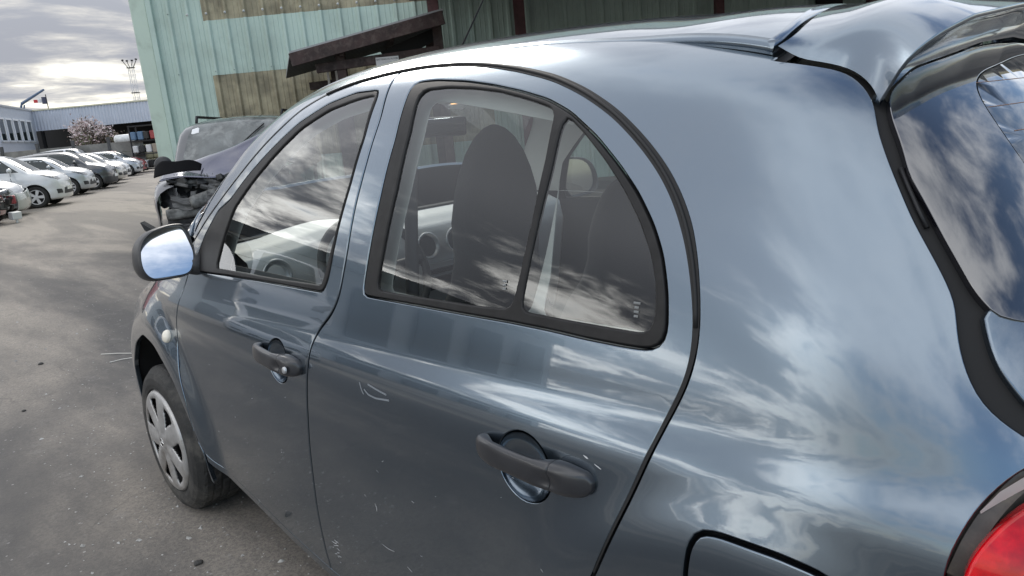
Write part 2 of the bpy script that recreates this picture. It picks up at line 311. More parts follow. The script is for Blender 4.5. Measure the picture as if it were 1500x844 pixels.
# seams and outlines of its panels, measured on that surface (metres)
K = {
 'seam_top': [[-0.746, -0.423, 1.041], [-0.732, -0.502, 1.101], [-0.689, -0.735, 1.249], [-0.655, -0.853, 1.326], [-0.623, -0.946, 1.381], [-0.6, -0.992, 1.41], [-0.57, -1.097, 1.444], [-0.551, -1.209, 1.461], [-0.542, -1.322, 1.469], [-0.537, -1.409, 1.471], [-0.535, -1.5, 1.471], [-0.541, -1.637, 1.462], [-0.554, -1.738, 1.449], [-0.568, -1.832, 1.432], [-0.588, -1.946, 1.405], [-0.61, -2.035, 1.374], [-0.633, -2.117, 1.335], [-0.655, -2.184, 1.291], [-0.674, -2.237, 1.247], [-0.691, -2.274, 1.205], [-0.708, -2.302, 1.159], [-0.726, -2.321, 1.11], [-0.742, -2.334, 1.059], [-0.755, -2.34, 1.014], [-0.766, -2.336, 0.973], [-0.775, -2.327, 0.94], [-0.789, -2.303, 0.889], [-0.807, -2.288, 0.847], [-0.824, -2.264, 0.782], [-0.838, -2.238, 0.722], [-0.848, -2.197, 0.63]],
 'b_seam': [[-0.537, -1.409, 1.471], [-0.545, -1.39, 1.467], [-0.642, -1.445, 1.367], [-0.702, -1.443, 1.256], [-0.74, -1.432, 1.161], [-0.768, -1.425, 1.07], [-0.792, -1.407, 0.974], [-0.802, -1.379, 0.933], [-0.812, -1.324, 0.891], [-0.826, -1.304, 0.856], [-0.838, -1.296, 0.814], [-0.843, -1.281, 0.757], [-0.844, -1.273, 0.731], [-0.839, -1.228, 0.573], [-0.831, -1.195, 0.385], [-0.817, -1.18, 0.221], [-0.815, -1.186, 0.197]],
 'f_seam': [[-0.776, -0.414, 0.948], [-0.786, -0.38, 0.902], [-0.81, -0.353, 0.839], [-0.822, -0.327, 0.771], [-0.827, -0.307, 0.697], [-0.849, -0.335, 0.573], [-0.853, -0.357, 0.508], [-0.851, -0.377, 0.381], [-0.845, -0.418, 0.319]],
 'sill': [[-0.845, -0.418, 0.319], [-0.826, -0.468, 0.275], [-0.815, -0.712, 0.243], [-0.815, -0.966, 0.203], [-0.814, -1.186, 0.179]],
 'fwin': [[-0.589, -1.367, 1.433], [-0.587, -1.265, 1.435], [-0.602, -1.15, 1.417], [-0.632, -1.031, 1.376], [-0.668, -0.917, 1.313], [-0.699, -0.793, 1.238], [-0.72, -0.709, 1.178], [-0.726, -0.618, 1.143], [-0.749, -0.528, 1.061], [-0.766, -0.484, 0.999], [-0.78, -0.493, 0.951], [-0.783, -0.566, 0.954], [-0.788, -0.741, 0.963], [-0.792, -0.984, 0.972], [-0.792, -1.184, 0.976], [-0.792, -1.332, 0.979], [-0.782, -1.353, 1.015], [-0.755, -1.372, 1.116], [-0.715, -1.397, 1.226], [-0.667, -1.405, 1.327], [-0.609, -1.387, 1.412]],
 'fglass': [[-0.602, -1.367, 1.419], [-0.606, -1.292, 1.415], [-0.62, -1.176, 1.398], [-0.646, -1.063, 1.359], [-0.679, -0.961, 1.297], [-0.71, -0.847, 1.222], [-0.733, -0.754, 1.152], [-0.757, -0.708, 1.074], [-0.782, -0.665, 0.978], [-0.786, -0.842, 0.984], [-0.788, -1.066, 0.99], [-0.788, -1.218, 0.994], [-0.787, -1.32, 0.996], [-0.759, -1.355, 1.102], [-0.72, -1.382, 1.214], [-0.673, -1.394, 1.317]],
 'rwin': [[-0.787, -1.506, 0.99], [-0.764, -1.517, 1.079], [-0.726, -1.529, 1.196], [-0.67, -1.533, 1.319], [-0.606, -1.511, 1.412], [-0.589, -1.504, 1.43], [-0.581, -1.517, 1.437], [-0.581, -1.585, 1.435], [-0.589, -1.694, 1.423], [-0.599, -1.785, 1.408], [-0.611, -1.879, 1.388], [-0.622, -1.956, 1.368], [-0.636, -2.021, 1.342], [-0.658, -2.095, 1.299], [-0.678, -2.155, 1.254], [-0.694, -2.201, 1.213], [-0.71, -2.239, 1.168], [-0.724, -2.264, 1.126], [-0.74, -2.281, 1.075], [-0.755, -2.289, 1.023], [-0.76, -2.287, 1.004], [-0.764, -2.278, 0.994], [-0.765, -2.263, 0.99], [-0.768, -2.216, 0.989], [-0.772, -2.143, 0.99], [-0.774, -2.063, 0.993], [-0.777, -1.965, 0.994], [-0.781, -1.855, 0.993], [-0.784, -1.707, 0.992]],
 'rglass': [[-0.782, -1.558, 1.008], [-0.758, -1.571, 1.098], [-0.715, -1.585, 1.22], [-0.662, -1.58, 1.332], [-0.608, -1.555, 1.409], [-0.601, -1.566, 1.416], [-0.599, -1.642, 1.415], [-0.604, -1.733, 1.405], [-0.611, -1.818, 1.392], [-0.621, -1.899, 1.373], [-0.631, -1.968, 1.354], [-0.636, -1.982, 1.346], [-0.68, -1.993, 1.269], [-0.723, -1.992, 1.172], [-0.756, -1.981, 1.072], [-0.771, -1.971, 1.02], [-0.772, -1.961, 1.016], [-0.776, -1.867, 1.012], [-0.778, -1.764, 1.011], [-0.781, -1.642, 1.008]],
 'qglass': [[-0.641, -2.017, 1.335], [-0.659, -2.072, 1.3], [-0.677, -2.123, 1.261], [-0.695, -2.173, 1.215], [-0.711, -2.211, 1.172], [-0.726, -2.242, 1.125], [-0.739, -2.258, 1.084], [-0.751, -2.264, 1.041], [-0.757, -2.261, 1.02], [-0.76, -2.253, 1.014], [-0.764, -2.177, 1.015], [-0.767, -2.101, 1.016], [-0.77, -1.998, 1.017], [-0.765, -2.0, 1.036], [-0.733, -2.012, 1.142], [-0.691, -2.019, 1.245], [-0.649, -2.013, 1.323]],
 'rhandle': [[-0.835, -1.918, 0.767], [-0.833, -1.935, 0.782], [-0.832, -1.971, 0.785], [-0.829, -2.07, 0.779], [-0.828, -2.097, 0.786], [-0.827, -2.131, 0.783], [-0.826, -2.164, 0.771], [-0.827, -2.173, 0.76], [-0.829, -2.166, 0.742], [-0.83, -2.14, 0.731], [-0.83, -2.093, 0.729], [-0.832, -2.032, 0.729], [-0.834, -1.966, 0.731], [-0.835, -1.925, 0.741]],
 'rcup': [[-0.833, -1.978, 0.771], [-0.831, -1.982, 0.786], [-0.827, -2.005, 0.813], [-0.825, -2.035, 0.821], [-0.825, -2.065, 0.816], [-0.826, -2.09, 0.803], [-0.829, -2.096, 0.767], [-0.831, -2.086, 0.724], [-0.831, -2.074, 0.707], [-0.832, -2.047, 0.695], [-0.833, -2.014, 0.695], [-0.834, -1.986, 0.707], [-0.834, -1.972, 0.732]],
 'fhandle': [[-0.841, -1.01, 0.784], [-0.839, -1.043, 0.801], [-0.839, -1.085, 0.804], [-0.84, -1.152, 0.801], [-0.839, -1.183, 0.805], [-0.84, -1.219, 0.801], [-0.842, -1.243, 0.784], [-0.843, -1.235, 0.765], [-0.843, -1.215, 0.758], [-0.843, -1.115, 0.754], [-0.842, -1.032, 0.765]],
 'fcup': [[-0.839, -1.072, 0.802], [-0.835, -1.089, 0.824], [-0.832, -1.118, 0.839], [-0.832, -1.153, 0.84], [-0.836, -1.179, 0.821], [-0.842, -1.184, 0.782], [-0.843, -1.161, 0.739], [-0.843, -1.129, 0.725], [-0.843, -1.096, 0.731], [-0.843, -1.071, 0.755]],
 'q_hatch': [[-0.522, -2.343, 1.392], [-0.513, -2.401, 1.378], [-0.503, -2.441, 1.366], [-0.515, -2.47, 1.346], [-0.537, -2.496, 1.32], [-0.572, -2.514, 1.285], [-0.6, -2.54, 1.244], [-0.634, -2.582, 1.178], [-0.657, -2.625, 1.119], [-0.671, -2.648, 1.083], [-0.684, -2.65, 1.064], [-0.701, -2.664, 1.024], [-0.71, -2.683, 0.989], [-0.709, -2.705, 0.968], [-0.703, -2.724, 0.956]],
 'glass': [[0.1, -2.511, 1.392], [-0.306, -2.511, 1.374], [-0.432, -2.5, 1.358], [-0.506, -2.499, 1.333], [-0.531, -2.504, 1.318], [-0.556, -2.519, 1.293], [-0.603, -2.558, 1.228], [-0.635, -2.611, 1.155], [-0.656, -2.651, 1.098], [-0.66, -2.678, 1.068], [-0.652, -2.707, 1.045]],
 'tg_low': [[-0.661, -2.662, 1.083], [-0.678, -2.67, 1.053], [-0.692, -2.689, 1.014], [-0.691, -2.719, 0.981]],
 'spoil_edge': [[-0.533, -2.5, 1.319], [-0.512, -2.497, 1.332], [-0.456, -2.489, 1.358], [-0.361, -2.477, 1.386], [-0.165, -2.451, 1.421]],
 'spoil_ridge': [[-0.474, -2.453, 1.372], [-0.398, -2.432, 1.402], [-0.176, -2.377, 1.448]],
 'roof_seam': [[-0.547, -2.356, 1.391], [-0.489, -2.348, 1.423], [-0.407, -2.335, 1.45], [-0.246, -2.3, 1.481]],
 'rail': [[-0.491, -2.107, 1.449], [-0.514, -2.234, 1.42], [-0.521, -2.337, 1.394]],
 'fuel': [[-0.842, -2.365, 0.693], [-0.838, -2.37, 0.736], [-0.833, -2.379, 0.758], [-0.83, -2.392, 0.767], [-0.829, -2.419, 0.77], [-0.825, -2.495, 0.77], [-0.821, -2.544, 0.765]],
 'lamp': [[-0.787, -2.678, 0.802], [-0.778, -2.684, 0.83], [-0.769, -2.689, 0.849], [-0.75, -2.701, 0.878], [-0.736, -2.714, 0.898], [-0.719, -2.73, 0.916]],
 'lens': [[-0.781, -2.696, 0.806], [-0.771, -2.705, 0.832], [-0.757, -2.717, 0.854], [-0.735, -2.736, 0.878]],
 'farch': [[-0.807, 0.353, 0.302], [-0.811, 0.355, 0.477], [-0.823, 0.213, 0.604], [-0.833, 0.06, 0.665], [-0.846, -0.1, 0.65], [-0.853, -0.256, 0.558], [-0.853, -0.349, 0.435], [-0.848, -0.403, 0.326]],
 'repeater': [[-0.832, -0.244, 0.707]],
 'shoulder': [[-0.819, -1.307, 0.873], [-0.818, -1.652, 0.867], [-0.818, -1.912, 0.855], [-0.815, -2.114, 0.846], [-0.809, -2.281, 0.843]],
 'flare': [[-0.81, -2.287, 0.838], [-0.814, -2.331, 0.817], [-0.821, -2.363, 0.794], [-0.828, -2.387, 0.774]],
}

# ------------------------------------------------------------------ curved body panels
def resamp(p, s, closed=False):
    p = np.asarray(p, float)
    if closed: p = np.vstack([p, p[:1]])
    L = np.r_[0, np.cumsum(np.linalg.norm(np.diff(p, axis=0), axis=1))]; n = max(2, int(round(L[-1]/s)))
    t = np.linspace(0, L[-1], n+1); q = np.stack([np.interp(t, L, p[:, k]) for k in range(p.shape[1])], 1)
    return q[:-1] if closed else q
def smooth(p, sig=0.03, s=0.010, closed=False):
    """resample a traced curve and iron out the jitter"""
    q = resamp(p, s, closed); k = max(1, int(3*sig/s)); w = np.exp(-.5*(np.arange(-k, k+1)*s/sig)**2); w /= w.sum(); n = len(q)
    if closed: e = np.vstack([q[(np.arange(-k, 0)) % n], q, q[np.arange(k) % n]])
    else:
        k = min(k, n-1); w = np.exp(-.5*(np.arange(-k, k+1)*s/sig)**2); w /= w.sum()
        e = np.vstack([2*q[0]-q[k:0:-1], q, 2*q[-1]-q[-2:-k-2:-1]])
    return np.stack([np.convolve(e[:, c], w, 'valid') for c in range(q.shape[1])], 1)
def inpoly(P, poly):
    x, y = P[:, 0], P[:, 1]; ins = np.zeros(len(P), bool); X, Y = poly[:, 0], poly[:, 1]; j = len(poly)-1
    for i in range(len(poly)):
        c = ((Y[i] > y) != (Y[j] > y)); dd = Y[j]-Y[i]
        if dd != 0: ins ^= c & (x < (X[j]-X[i])*(y-Y[i])/dd + X[i])
        j = i
    return ins
def area2(p): return .5*np.sum(p[:, 0]*np.roll(p[:, 1], -1)-np.roll(p[:, 0], -1)*p[:, 1])
def offset2(p, d):
    """move a closed 2D loop (counter-clockwise) by d to its left (inwards for d>0)"""
    a = np.roll(p, 1, 0); b = np.roll(p, -1, 0); t = b-a; t /= np.maximum(1e-9, np.linalg.norm(t, axis=1))[:, None]
    return p + np.stack([-t[:, 1], t[:, 0]], 1)*d
def mindist(P, L):
    out = np.full(len(P), 9.0)
    for i in range(0, len(L), 64):
        dd = np.min(np.hypot(P[:, None, 0]-L[None, i:i+64, 0], P[:, None, 1]-L[None, i:i+64, 1]), axis=1); out = np.minimum(out, dd)
    return out
PCACHE = {}
def panel_data(outline, holes=(), d=(1, 0.1, -0.4), spacing=0.03, gap=0.0, bevel=0.0025, thick=0.012, off=0.0, F=None, res=0.012, offn=None, trange=(1.2, 6.7)):
    d = np.array(d, float); d /= np.linalg.norm(d)
    e1 = np.cross(d, (0, 0, 1.0)) if abs(d[2]) < .95 else np.array([1.0, 0, 0])
    e1 -= d*(e1@d); e1 /= np.linalg.norm(e1); e2 = np.cross(e1, d)
    to2 = lambda p: np.stack([np.asarray(p)@e1, np.asarray(p)@e2], 1)
    loops = []
    for k, L in enumerate([outline]+list(holes)):
        q = resamp(to2(L), res, True)
        if area2(q) < 0: q = q[::-1]
        q = offset2(q, gap/2 if k == 0 else -gap/2)
        loops.append(q)
    inner = [offset2(q, bevel if k == 0 else -bevel) for k, q in enumerate(loops)]
    lo = inner[0].min(0); hi = inner[0].max(0)
    gx = np.arange(lo[0], hi[0], spacing); gy = np.arange(lo[1], hi[1], spacing*.87)
    G = np.array([(x+(spacing/2 if j % 2 else 0), y) for j, y in enumerate(gy) for x in gx]).reshape(-1, 2)
    keep = inpoly(G, inner[0])
    for q in inner[1:]: keep &= ~inpoly(G, q)
    for q in inner: keep[keep] = mindist(G[keep], q) > .55*min(spacing, .02)
    G = G[keep]
    V2 = np.vstack(inner+[G]); E = []; o = 0
    for q in inner:
        n = len(q); E += [(o+i, o+(i+1) % n) for i in range(n)]; o += n
    nb = o
    r = delaunay_2d_cdt([Vector(p) for p in V2], E, [], 0, 1e-7)
    V = np.array([tuple(v) for v in r[0]]); T = np.array([f for f in r[2] if len(f) == 3])
    c = V[T].mean(1); ok = inpoly(c, inner[0])
    for q in inner[1:]: ok &= ~inpoly(c, q)
    T = T[ok]
    orig = r[3]
    back = {}
    for i, l in enumerate(orig):
        for x in l: back[x] = i
    out2 = np.vstack(loops)
    allp = np.vstack([V, out2])
    O = allp[:, :1]*e1+allp[:, 1:]*e2
    P3 = cast(O-d*4.5, d, trange[0], trange[1], 110, F)
    bad = np.isnan(P3[:, 0])
    if bad.any():
        g = np.where(~bad)[0]
        for i in np.where(bad)[0]:
            j = g[np.argmin(np.sum((allp[g]-allp[i])**2, 1))]
            P3[i] = O[i] + d*((P3[j]-O[j])@d)
    Nn = grad(P3, F)
    offs = np.full(len(P3), float(off))
    if offn is not None: offs = offs + offn(P3)
    P3o = P3 + Nn*offs[:, None]
    nV = len(V); verts = [*P3o[:nV]]; nrm = [*Nn[:nV]]; faces = []
    fn = np.cross(P3o[T[:, 1]]-P3o[T[:, 0]], P3o[T[:, 2]]-P3o[T[:, 0]]); flip = np.sum(fn*Nn[T].mean(1), 1) < 0
    T[flip] = T[flip][:, ::-1]; faces += T.tolist()
    o = 0
    for k, q in enumerate(loops):
        n = len(q); ids = [back[o+i] for i in range(n)]
        P = P3o[nV+o:nV+o+n]; NN = Nn[nV+o:nV+o+n]
        t = np.roll(P, -1, 0)-np.roll(P, 1, 0); t /= np.maximum(1e-9, np.linalg.norm(t, axis=1))[:, None]
        L = np.cross(t, NN); L /= np.maximum(1e-9, np.linalg.norm(L, axis=1))[:, None]
        # outward: away from the panel
        s = np.sign(np.mean(np.sum(L*(P-P3o[ids]), 1)));
        if bevel <= 0: s = 1
        L *= s if s != 0 else 1
        if k: pass
        b1 = len(verts); verts += [*(P-NN*bevel)]; nrm += [*L]
        b2 = len(verts); verts += [*(P-NN*max(thick, bevel+.0005))]; nrm += [*L]
        for i in range(n):
            j = (i+1) % n
            for A, B, C2, D in ((ids[i], ids[j], b1+j, b1+i), (b1+i, b1+j, b2+j, b2+i)):
                nf = np.cross(verts[B]-verts[A], verts[D]-verts[A])
                faces.append((A, B, C2, D) if nf@(NN[i]+L[i]) > 0 else (D, C2, B, A))
        o += n
    return np.array(verts), faces, np.array(nrm)
def panel(name, m, parent, sx=-1, geo=None, kind=None, **kw):
    v, f, n = geo if geo is not None else panel_data(**kw)
    if sx > 0:
        S = np.array([-1, 1, 1.0]); v = v*S; n = n*S; f = [tuple(q)[::-1] for q in f]
    return mesh(name, v, f, parent, m, True, kind, n)
def on_body(P, d, off=0.0, F=None):
    d = np.array(d, float); d /= np.linalg.norm(d); P = np.atleast_2d(np.asarray(P, float)); O = P-d*((P@d)[:, None])
    q = cast(O-d*4.5, d, 1.2, 6.7, 120, F); bad = np.isnan(q[:, 0])
    if bad.any():
        g = np.where(~bad)[0]
        for i in np.where(bad)[0]: j = g[np.argmin(np.abs(g-i))]; q[i] = O[i]+d*((q[j]-O[i])@d)
    return q+grad(q, F)*off

# ------------------------------------------------------------------ materials of the near car
GZ = -0.017                                                   # ground level
P_MAIN = paint('blue_grey_paint', (0.138, 0.182, 0.230), metal=0.94, rough=0.23, dusty=0.07)
M_RUB = mat('black_rubber', (0.016, 0.016, 0.017), 0.55, spec=0.35, bump=0.05, bscale=240)
M_TRIM = mat('window_trim', (0.017, 0.0165, 0.017), 0.5, spec=0.3, var=0.25, vscale=30, bump=0.06, bscale=300)
M_GLASS = glassmat('side_glass', (0.84, 0.88, 0.86), gain=1.8, dust=0.012)
M_RGLASS = glassmat('rear_glass', (0.34, 0.37, 0.40), gain=2.2, dust=0.03)
M_BAND = mat('printed_glass_edge', (0.010, 0.010, 0.014), 0.05, spec=0.9, coat=1.0, coatr=0.0)
M_BAND.node_tree.nodes['Principled BSDF'].inputs['Coat IOR'].default_value = 2.1
P_MAIN.node_tree.nodes['Principled BSDF'].inputs['Coat IOR'].default_value = 1.72
M_HAND = mat('handle_plastic', (0.024, 0.025, 0.029), 0.38, coat=.55, coatr=.16, spec=0.5, bump=0.05, bscale=420, var=0.12, vscale=20)
M_BLACK = mat('dark_cavity', (0.010, 0.010, 0.011), 0.8)
M_CARD = mat('charcoal_plastic', (0.035, 0.037, 0.040), 0.6, bump=0.15, bscale=300)
M_PALE = mat('pale_grey_trim', (0.40, 0.41, 0.40), 0.65)
M_CLOTH = mat('dark_seat_cloth', (0.020, 0.021, 0.024), 0.9, bump=0.5, bscale=420)
M_SILV = mat('silver_plastic', (0.50, 0.51, 0.52), 0.32, metal=0.5)
M_DASH = mat('dash_grey', (0.58, 0.59, 0.59), 0.5)
M_CHROME = mat('mirror_silver', (0.9, 0.9, 0.9), 0.0, metal=1.0)
M_TYRE = mat('tyre_rubber', (0.024, 0.0235, 0.023), 0.72, bump=0.35, bscale=160, var=0.3, vscale=14, dirt=(0.13, 0.12, 0.105), dscale=7, damt=0.6)
M_HUB = mat('hubcap_silver', (0.47, 0.46, 0.45), 0.42, metal=0.55, var=0.12, vscale=25, dirt=(0.16, 0.13, 0.10), dscale=9, damt=0.6)
M_STEEL = mat('black_steel', (0.02, 0.02, 0.022), 0.5, metal=0.4)
M_SCR = mat('bare_scratch', (0.62, 0.63, 0.64), 0.6)
M_WHITE = mat('white_sticker', (0.8, 0.8, 0.8), 0.6)
M_LENSR = mat('red_lens', (0.60, 0.004, 0.010), 0.10, coat=.5, spec=0.3, var=0.35, vscale=26)
M_LENSW = mat('clear_lens', (0.88, 0.82, 0.70), 0.25, coat=.4)

car = thing('hatchback_car', 'blue-grey hatchback seen close up along its side, filling the foreground', 'car')
def sm(k, sig=0.03): return smooth(K[k], sig)
ST = sm('seam_top', 0.025)
iB = int(np.argmin(np.linalg.norm(ST-np.array(K['b_seam'][0]), axis=1)))
tail = smooth(np.array([ST[-1], (-.845, -2.13, .50), (-.845, -2.045, .385), (-.845, -1.985, .285), (-.845, -1.965, .215), (-.845, -1.965, .165)]), 0.03)
ST2 = np.vstack([ST[iB:], tail[1:]])
FSM = smooth(np.vstack([ST[0], K['f_seam']]), 0.02)
SILL = smooth(np.vstack([K['sill'], [(-.82, -1.5, .168), (-.82, -1.965, .165)]]), 0.05)
BS = smooth(K['b_seam'], 0.022)
iS = int(np.argmin(np.abs(SILL[:, 1]-BS[-1, 1])))
BS[-1] = SILL[iS]
front_loop = np.vstack([FSM, SILL[1:iS], BS[::-1], ST[:iB][::-1]])
rear_loop = np.vstack([BS, SILL[iS+1:], ST2[::-1][1:-1]])
FW = smooth(K['fwin'], 0.010, closed=True); RW = smooth(K['rwin'], 0.012, closed=True)
FG = smooth(K['fglass'], 0.010, closed=True); RG = smooth(K['rglass'], 0.010, closed=True); QG = smooth(K['qglass'], 0.010, closed=True)
DS = (1, 0.12, -0.30)                                         # looking at the flank from outside
def ell(cy, cz, ry, rz_, n=40, tilt=0.0):
    a = np.linspace(0, 2*np.pi, n, endpoint=False); u, v = np.cos(a)*ry, np.sin(a)*rz_
    return np.stack([np.full(n, -.84), cy+u*math.cos(tilt)-v*math.sin(tilt), cz+u*math.sin(tilt)+v*math.cos(tilt)], 1)
CUPS = {'front': (-1.126, .782, .056, .058), 'rear': (-2.035, .758, .062, .063)}
H_HV = CS([0, .02, .05, .12, .3, .55, .72, .85, .93, .975, 1], [.005, .0125, .0175, .0210, .0215, .0222, .0248, .0255, .0222, .0160, .006])
H_N1 = CS([0, .02, .06, .13, .25, .5, .72, .85, .94, 1], [.008, .015, .024, .0315, .0365, .039, .0375, .032, .022, .008])
def handle(parent, y0, y1, z0, z1, sx):
    """pull handle: front foot, slim grip standing off the door, broad rear cap"""
    L = y0-y1; nu, nv = 44, 28; V = []; 
    def sec(t):                                               # t 0 front .. 1 rear
        hv = float(H_HV(t)); n1 = float(H_N1(t))
        n0 = float(np.interp(t, [0, .08, .13, .22, .60, .68, .74, 1], [-.004, -.004, .004, .020, .022, .010, -.004, -.004]))
        return hv, n0, n1
    def build(t0, t1, name, par):
        V = []
        for i in range(nu+1):
            t = t0+(t1-t0)*i/nu; hv, n0, n1 = sec(t); y = y0-L*t; z = z0+(z1-z0)*t
            b = on_body([[-.84, y, z]], (1, 0, 0))[0]; nn = grad(b[None])[0]; up = np.cross(nn, (0, 1, 0)); up /= np.linalg.norm(up)
            if up[2] < 0: up = -up
            for j in range(nv):
                a = 2*math.pi*j/nv; ca, sa = math.cos(a), math.sin(a)
                e = .62; u = math.copysign(abs(ca)**e, ca)*hv; w = (n0+n1)/2 + math.copysign(abs(sa)**e, sa)*(n1-n0)/2
                if sa > 0: w -= .009*math.exp(-((t-.73)/.075)**2)*math.exp(-((u+.006)/.011)**2)   # thumb recess
                p = b+up*u+nn*w; V.append(p*np.array([1 if sx < 0 else -1, 1, 1]))
        F = []
        for i in range(nu):
            for j in range(nv):
                q = (i*nv+j, i*nv+(j+1) % nv, (i+1)*nv+(j+1) % nv, (i+1)*nv+j); F.append(q if sx > 0 else q[::-1])
        F.append(tuple(range(nv))[::1 if sx < 0 else -1]); F.append(tuple(range(nu*nv, (nu+1)*nv))[::-1 if sx < 0 else 1])
        o = mesh(name, V, F, par, M_HAND, True)
        return o
    h = build(0, .735, 'door_handle', parent); build(.741, 1.0, 'handle_cap', parent)
    return h
def grow(loop, dd, d=DS):                                     # widen a loop a little, measured on the skin
    c = loop.mean(0); v = loop-c; return c+v*(1+dd/np.linalg.norm(v, axis=1)[:, None])
GEO = {}
GEO['front_door'] = panel_data(front_loop, [FW, ell(*CUPS['front'])], DS, .026, .0042, .003, .016)
GEO['rear_door'] = panel_data(rear_loop, [RW, ell(*CUPS['rear'])], DS, .022, .0042, .003, .016)
GEO['front_seal'] = panel_data(FW, [grow(FG, .004)], DS, .02, .001, .004, .009, .001)
GEO['rear_seal'] = panel_data(RW, [grow(RG, .001), grow(QG, .0025)], DS, .012, .001, .004, .009, .001)
GEO['front_pane'] = panel_data(grow(FG, .011), [], DS, .04, 0, .001, .003, -.004)
GEO['rear_pane'] = panel_data(grow(RG, .011), [], DS, .04, 0, .001, .003, -.004)
GEO['quarter_pane'] = panel_data(grow(QG, .010), [], DS, .04, 0, .001, .003, -.0035)
def cup(parent, k, sx):
    cy, cz, ry, rz_ = CUPS[k]; NR, NA = 22, 56; V = []
    rad = np.sin(np.linspace(1, .0, NR)*np.pi/2)
    for i, r in enumerate(rad):
        a = np.linspace(0, 2*np.pi, NA, endpoint=False); P = on_body(np.stack([np.full(NA, -.84), cy+ry*r*np.cos(a), cz+rz_*r*np.sin(a)], 1), DS); n = grad(P)
        V.append(P-n*(.0008+.040*(1-r*r)**.62))
    V = np.concatenate(V)*np.array([1 if sx < 0 else -1, 1, 1]); F = []
    for i in range(NR-1):
        for j in range(NA):
            q = (i*NA+j, i*NA+(j+1) % NA, (i+1)*NA+(j+1) % NA, (i+1)*NA+j); F.append(q if sx > 0 else q[::-1])
    o = mesh('handle_cup', V, F, parent, P_MAIN, True); bm = bmesh.new(); bm.from_mesh(o.data); bmesh.ops.remove_doubles(bm, verts=bm.verts, dist=1e-5); bmesh.ops.recalc_face_normals(bm, faces=bm.faces); bm.to_mesh(o.data); bm.free()
def strip_on(name, pts, w, m, parent, sx, off=.001, d=DS):
    """a narrow band lying on the skin along pts"""
    q = on_body(pts, d, off); t = np.gradient(q, axis=0); nn = grad(q); s = np.cross(t, nn); s /= np.linalg.norm(s, axis=1)[:, None]
    w = np.asarray(w)*np.ones(len(q)); A = q+s*w[:, None]/2; B = q-s*w[:, None]/2; S = np.array([1 if sx < 0 else -1, 1, 1])
    n = len(q); V = np.vstack([A, B])*S; F = [(i, i+1, n+i+1, n+i) for i in range(n-1)]
    return mesh(name, V, F, parent, m, True)
def tube_on(name, pts, r, m, parent, sx, off, d=DS, n=8):
    q = on_body(pts, d, off)*np.array([1 if sx < 0 else -1, 1, 1]); bm = bmesh.new(); tube(bm, q, r, n); return bmobj(name, bm, parent, m, True)
DOORS = {}
for sx in (-1, 1):
    fd = panel('front_door', P_MAIN, car, sx, GEO['front_door']); rd = panel('rear_door', P_MAIN, car, sx, GEO['rear_door'])
    DOORS[sx] = (fd, rd)
    panel('window_seal', M_TRIM, fd, sx, GEO['front_seal']); panel('window_seal', M_TRIM, rd, sx, GEO['rear_seal'])
    panel('window_pane', M_GLASS, fd, sx, GEO['front_pane']); panel('window_pane', M_GLASS, rd, sx, GEO['rear_pane'])
    panel('quarter_light', M_GLASS, rd, sx, GEO['quarter_pane'])
    cup(fd, 'front', sx); cup(rd, 'rear', sx)
    handle(fd, -1.018, -1.262, .800, .788, sx); handle(rd, -1.925, -2.192, .778, .770, sx)
# lock barrel of the driver's door
bm = bmesh.new(); q = on_body([[-.84, -1.238, .786]], (1, 0, 0), .036)[0]; nn = Vector(grad(q[None])[0])
lathe(bm, [(.0085, -.004), (.0085, .001), (.007, .0022), (.0001, .0022)], 16, Matrix.Translation(Vector(q)) @ nn.to_track_quat('Z', 'Y').to_matrix().to_4x4())
bmobj('lock_barrel', bm, DOORS[-1][0], M_SILV, True)

# ------------------------------------------------------------------ flank behind the doors, roof rails, wings
DITCH = np.array([(-.515, -.80, 1.45), (-.506, -1.0, 1.48), (-.494, -1.3, 1.50), (-.487, -1.6, 1.495), (-.485, -1.85, 1.48), (-.491, -2.107, 1.449), (-.514, -2.234, 1.420), (-.521, -2.337, 1.394)])
WSIDE = np.array([(-.738, -.385, 1.045), (-.708, -.455, 1.12), (-.657, -.575, 1.235), (-.605, -.68, 1.335), (-.555, -.755, 1.41), (-.515, -.80, 1.45)])
RIDGE = smooth(np.vstack([WSIDE[:-1], DITCH]), 0.06)
QH = smooth(K['q_hatch'], 0.018)
def arc(yc, zc, r, a0, a1, n=40): return np.array([(-.85, yc+r*math.cos(a), zc+r*math.sin(a)) for a in np.linspace(a0, a1, n)])
RARCH = arc(-2.43, .29, .362, R(-8), R(196))                  # front foot to rear foot
LAMP = smooth(np.vstack([[(-.80, -2.70, .62), (-.80, -2.685, .70)], K['lamp'], [(-.700, -2.745, .928), (-.692, -2.758, .928)]]), 0.02)
DQ = (0.72, 0.42, -0.46)
quarter_loop = np.vstack([ST, tail[1:], RARCH[1:-1], [(-.85, -2.79, .44), (-.83, -2.80, .62)], LAMP, [(-.690, -2.755, .940)], QH[::-1], RIDGE[::-1][1:]])
FUEL = smooth(np.vstack([K['fuel'], [(-.82, -2.60, .748), (-.82, -2.615, .72), (-.82, -2.615, .60), (-.82, -2.60, .575), (-.82, -2.56, .565), (-.82, -2.40, .565), (-.82, -2.37, .58), (-.82, -2.362, .61)]]), 0.006, closed=True)
gq = panel_data(quarter_loop, [FUEL], DQ, .022, .006, .003, .018)
gq_plain = panel_data(quarter_loop, [], DQ, .03, .006, .003, .018)
gf = panel_data(FUEL, [], (1, .1, -.2), .03, .006, .003, .012)
FARCH = smooth(np.vstack([[(-.84, -.415, .20)], [(-.84, -.405, .31)], np.array(K['farch'])[::-1], [(-.81, .36, .20)]]), 0.03)
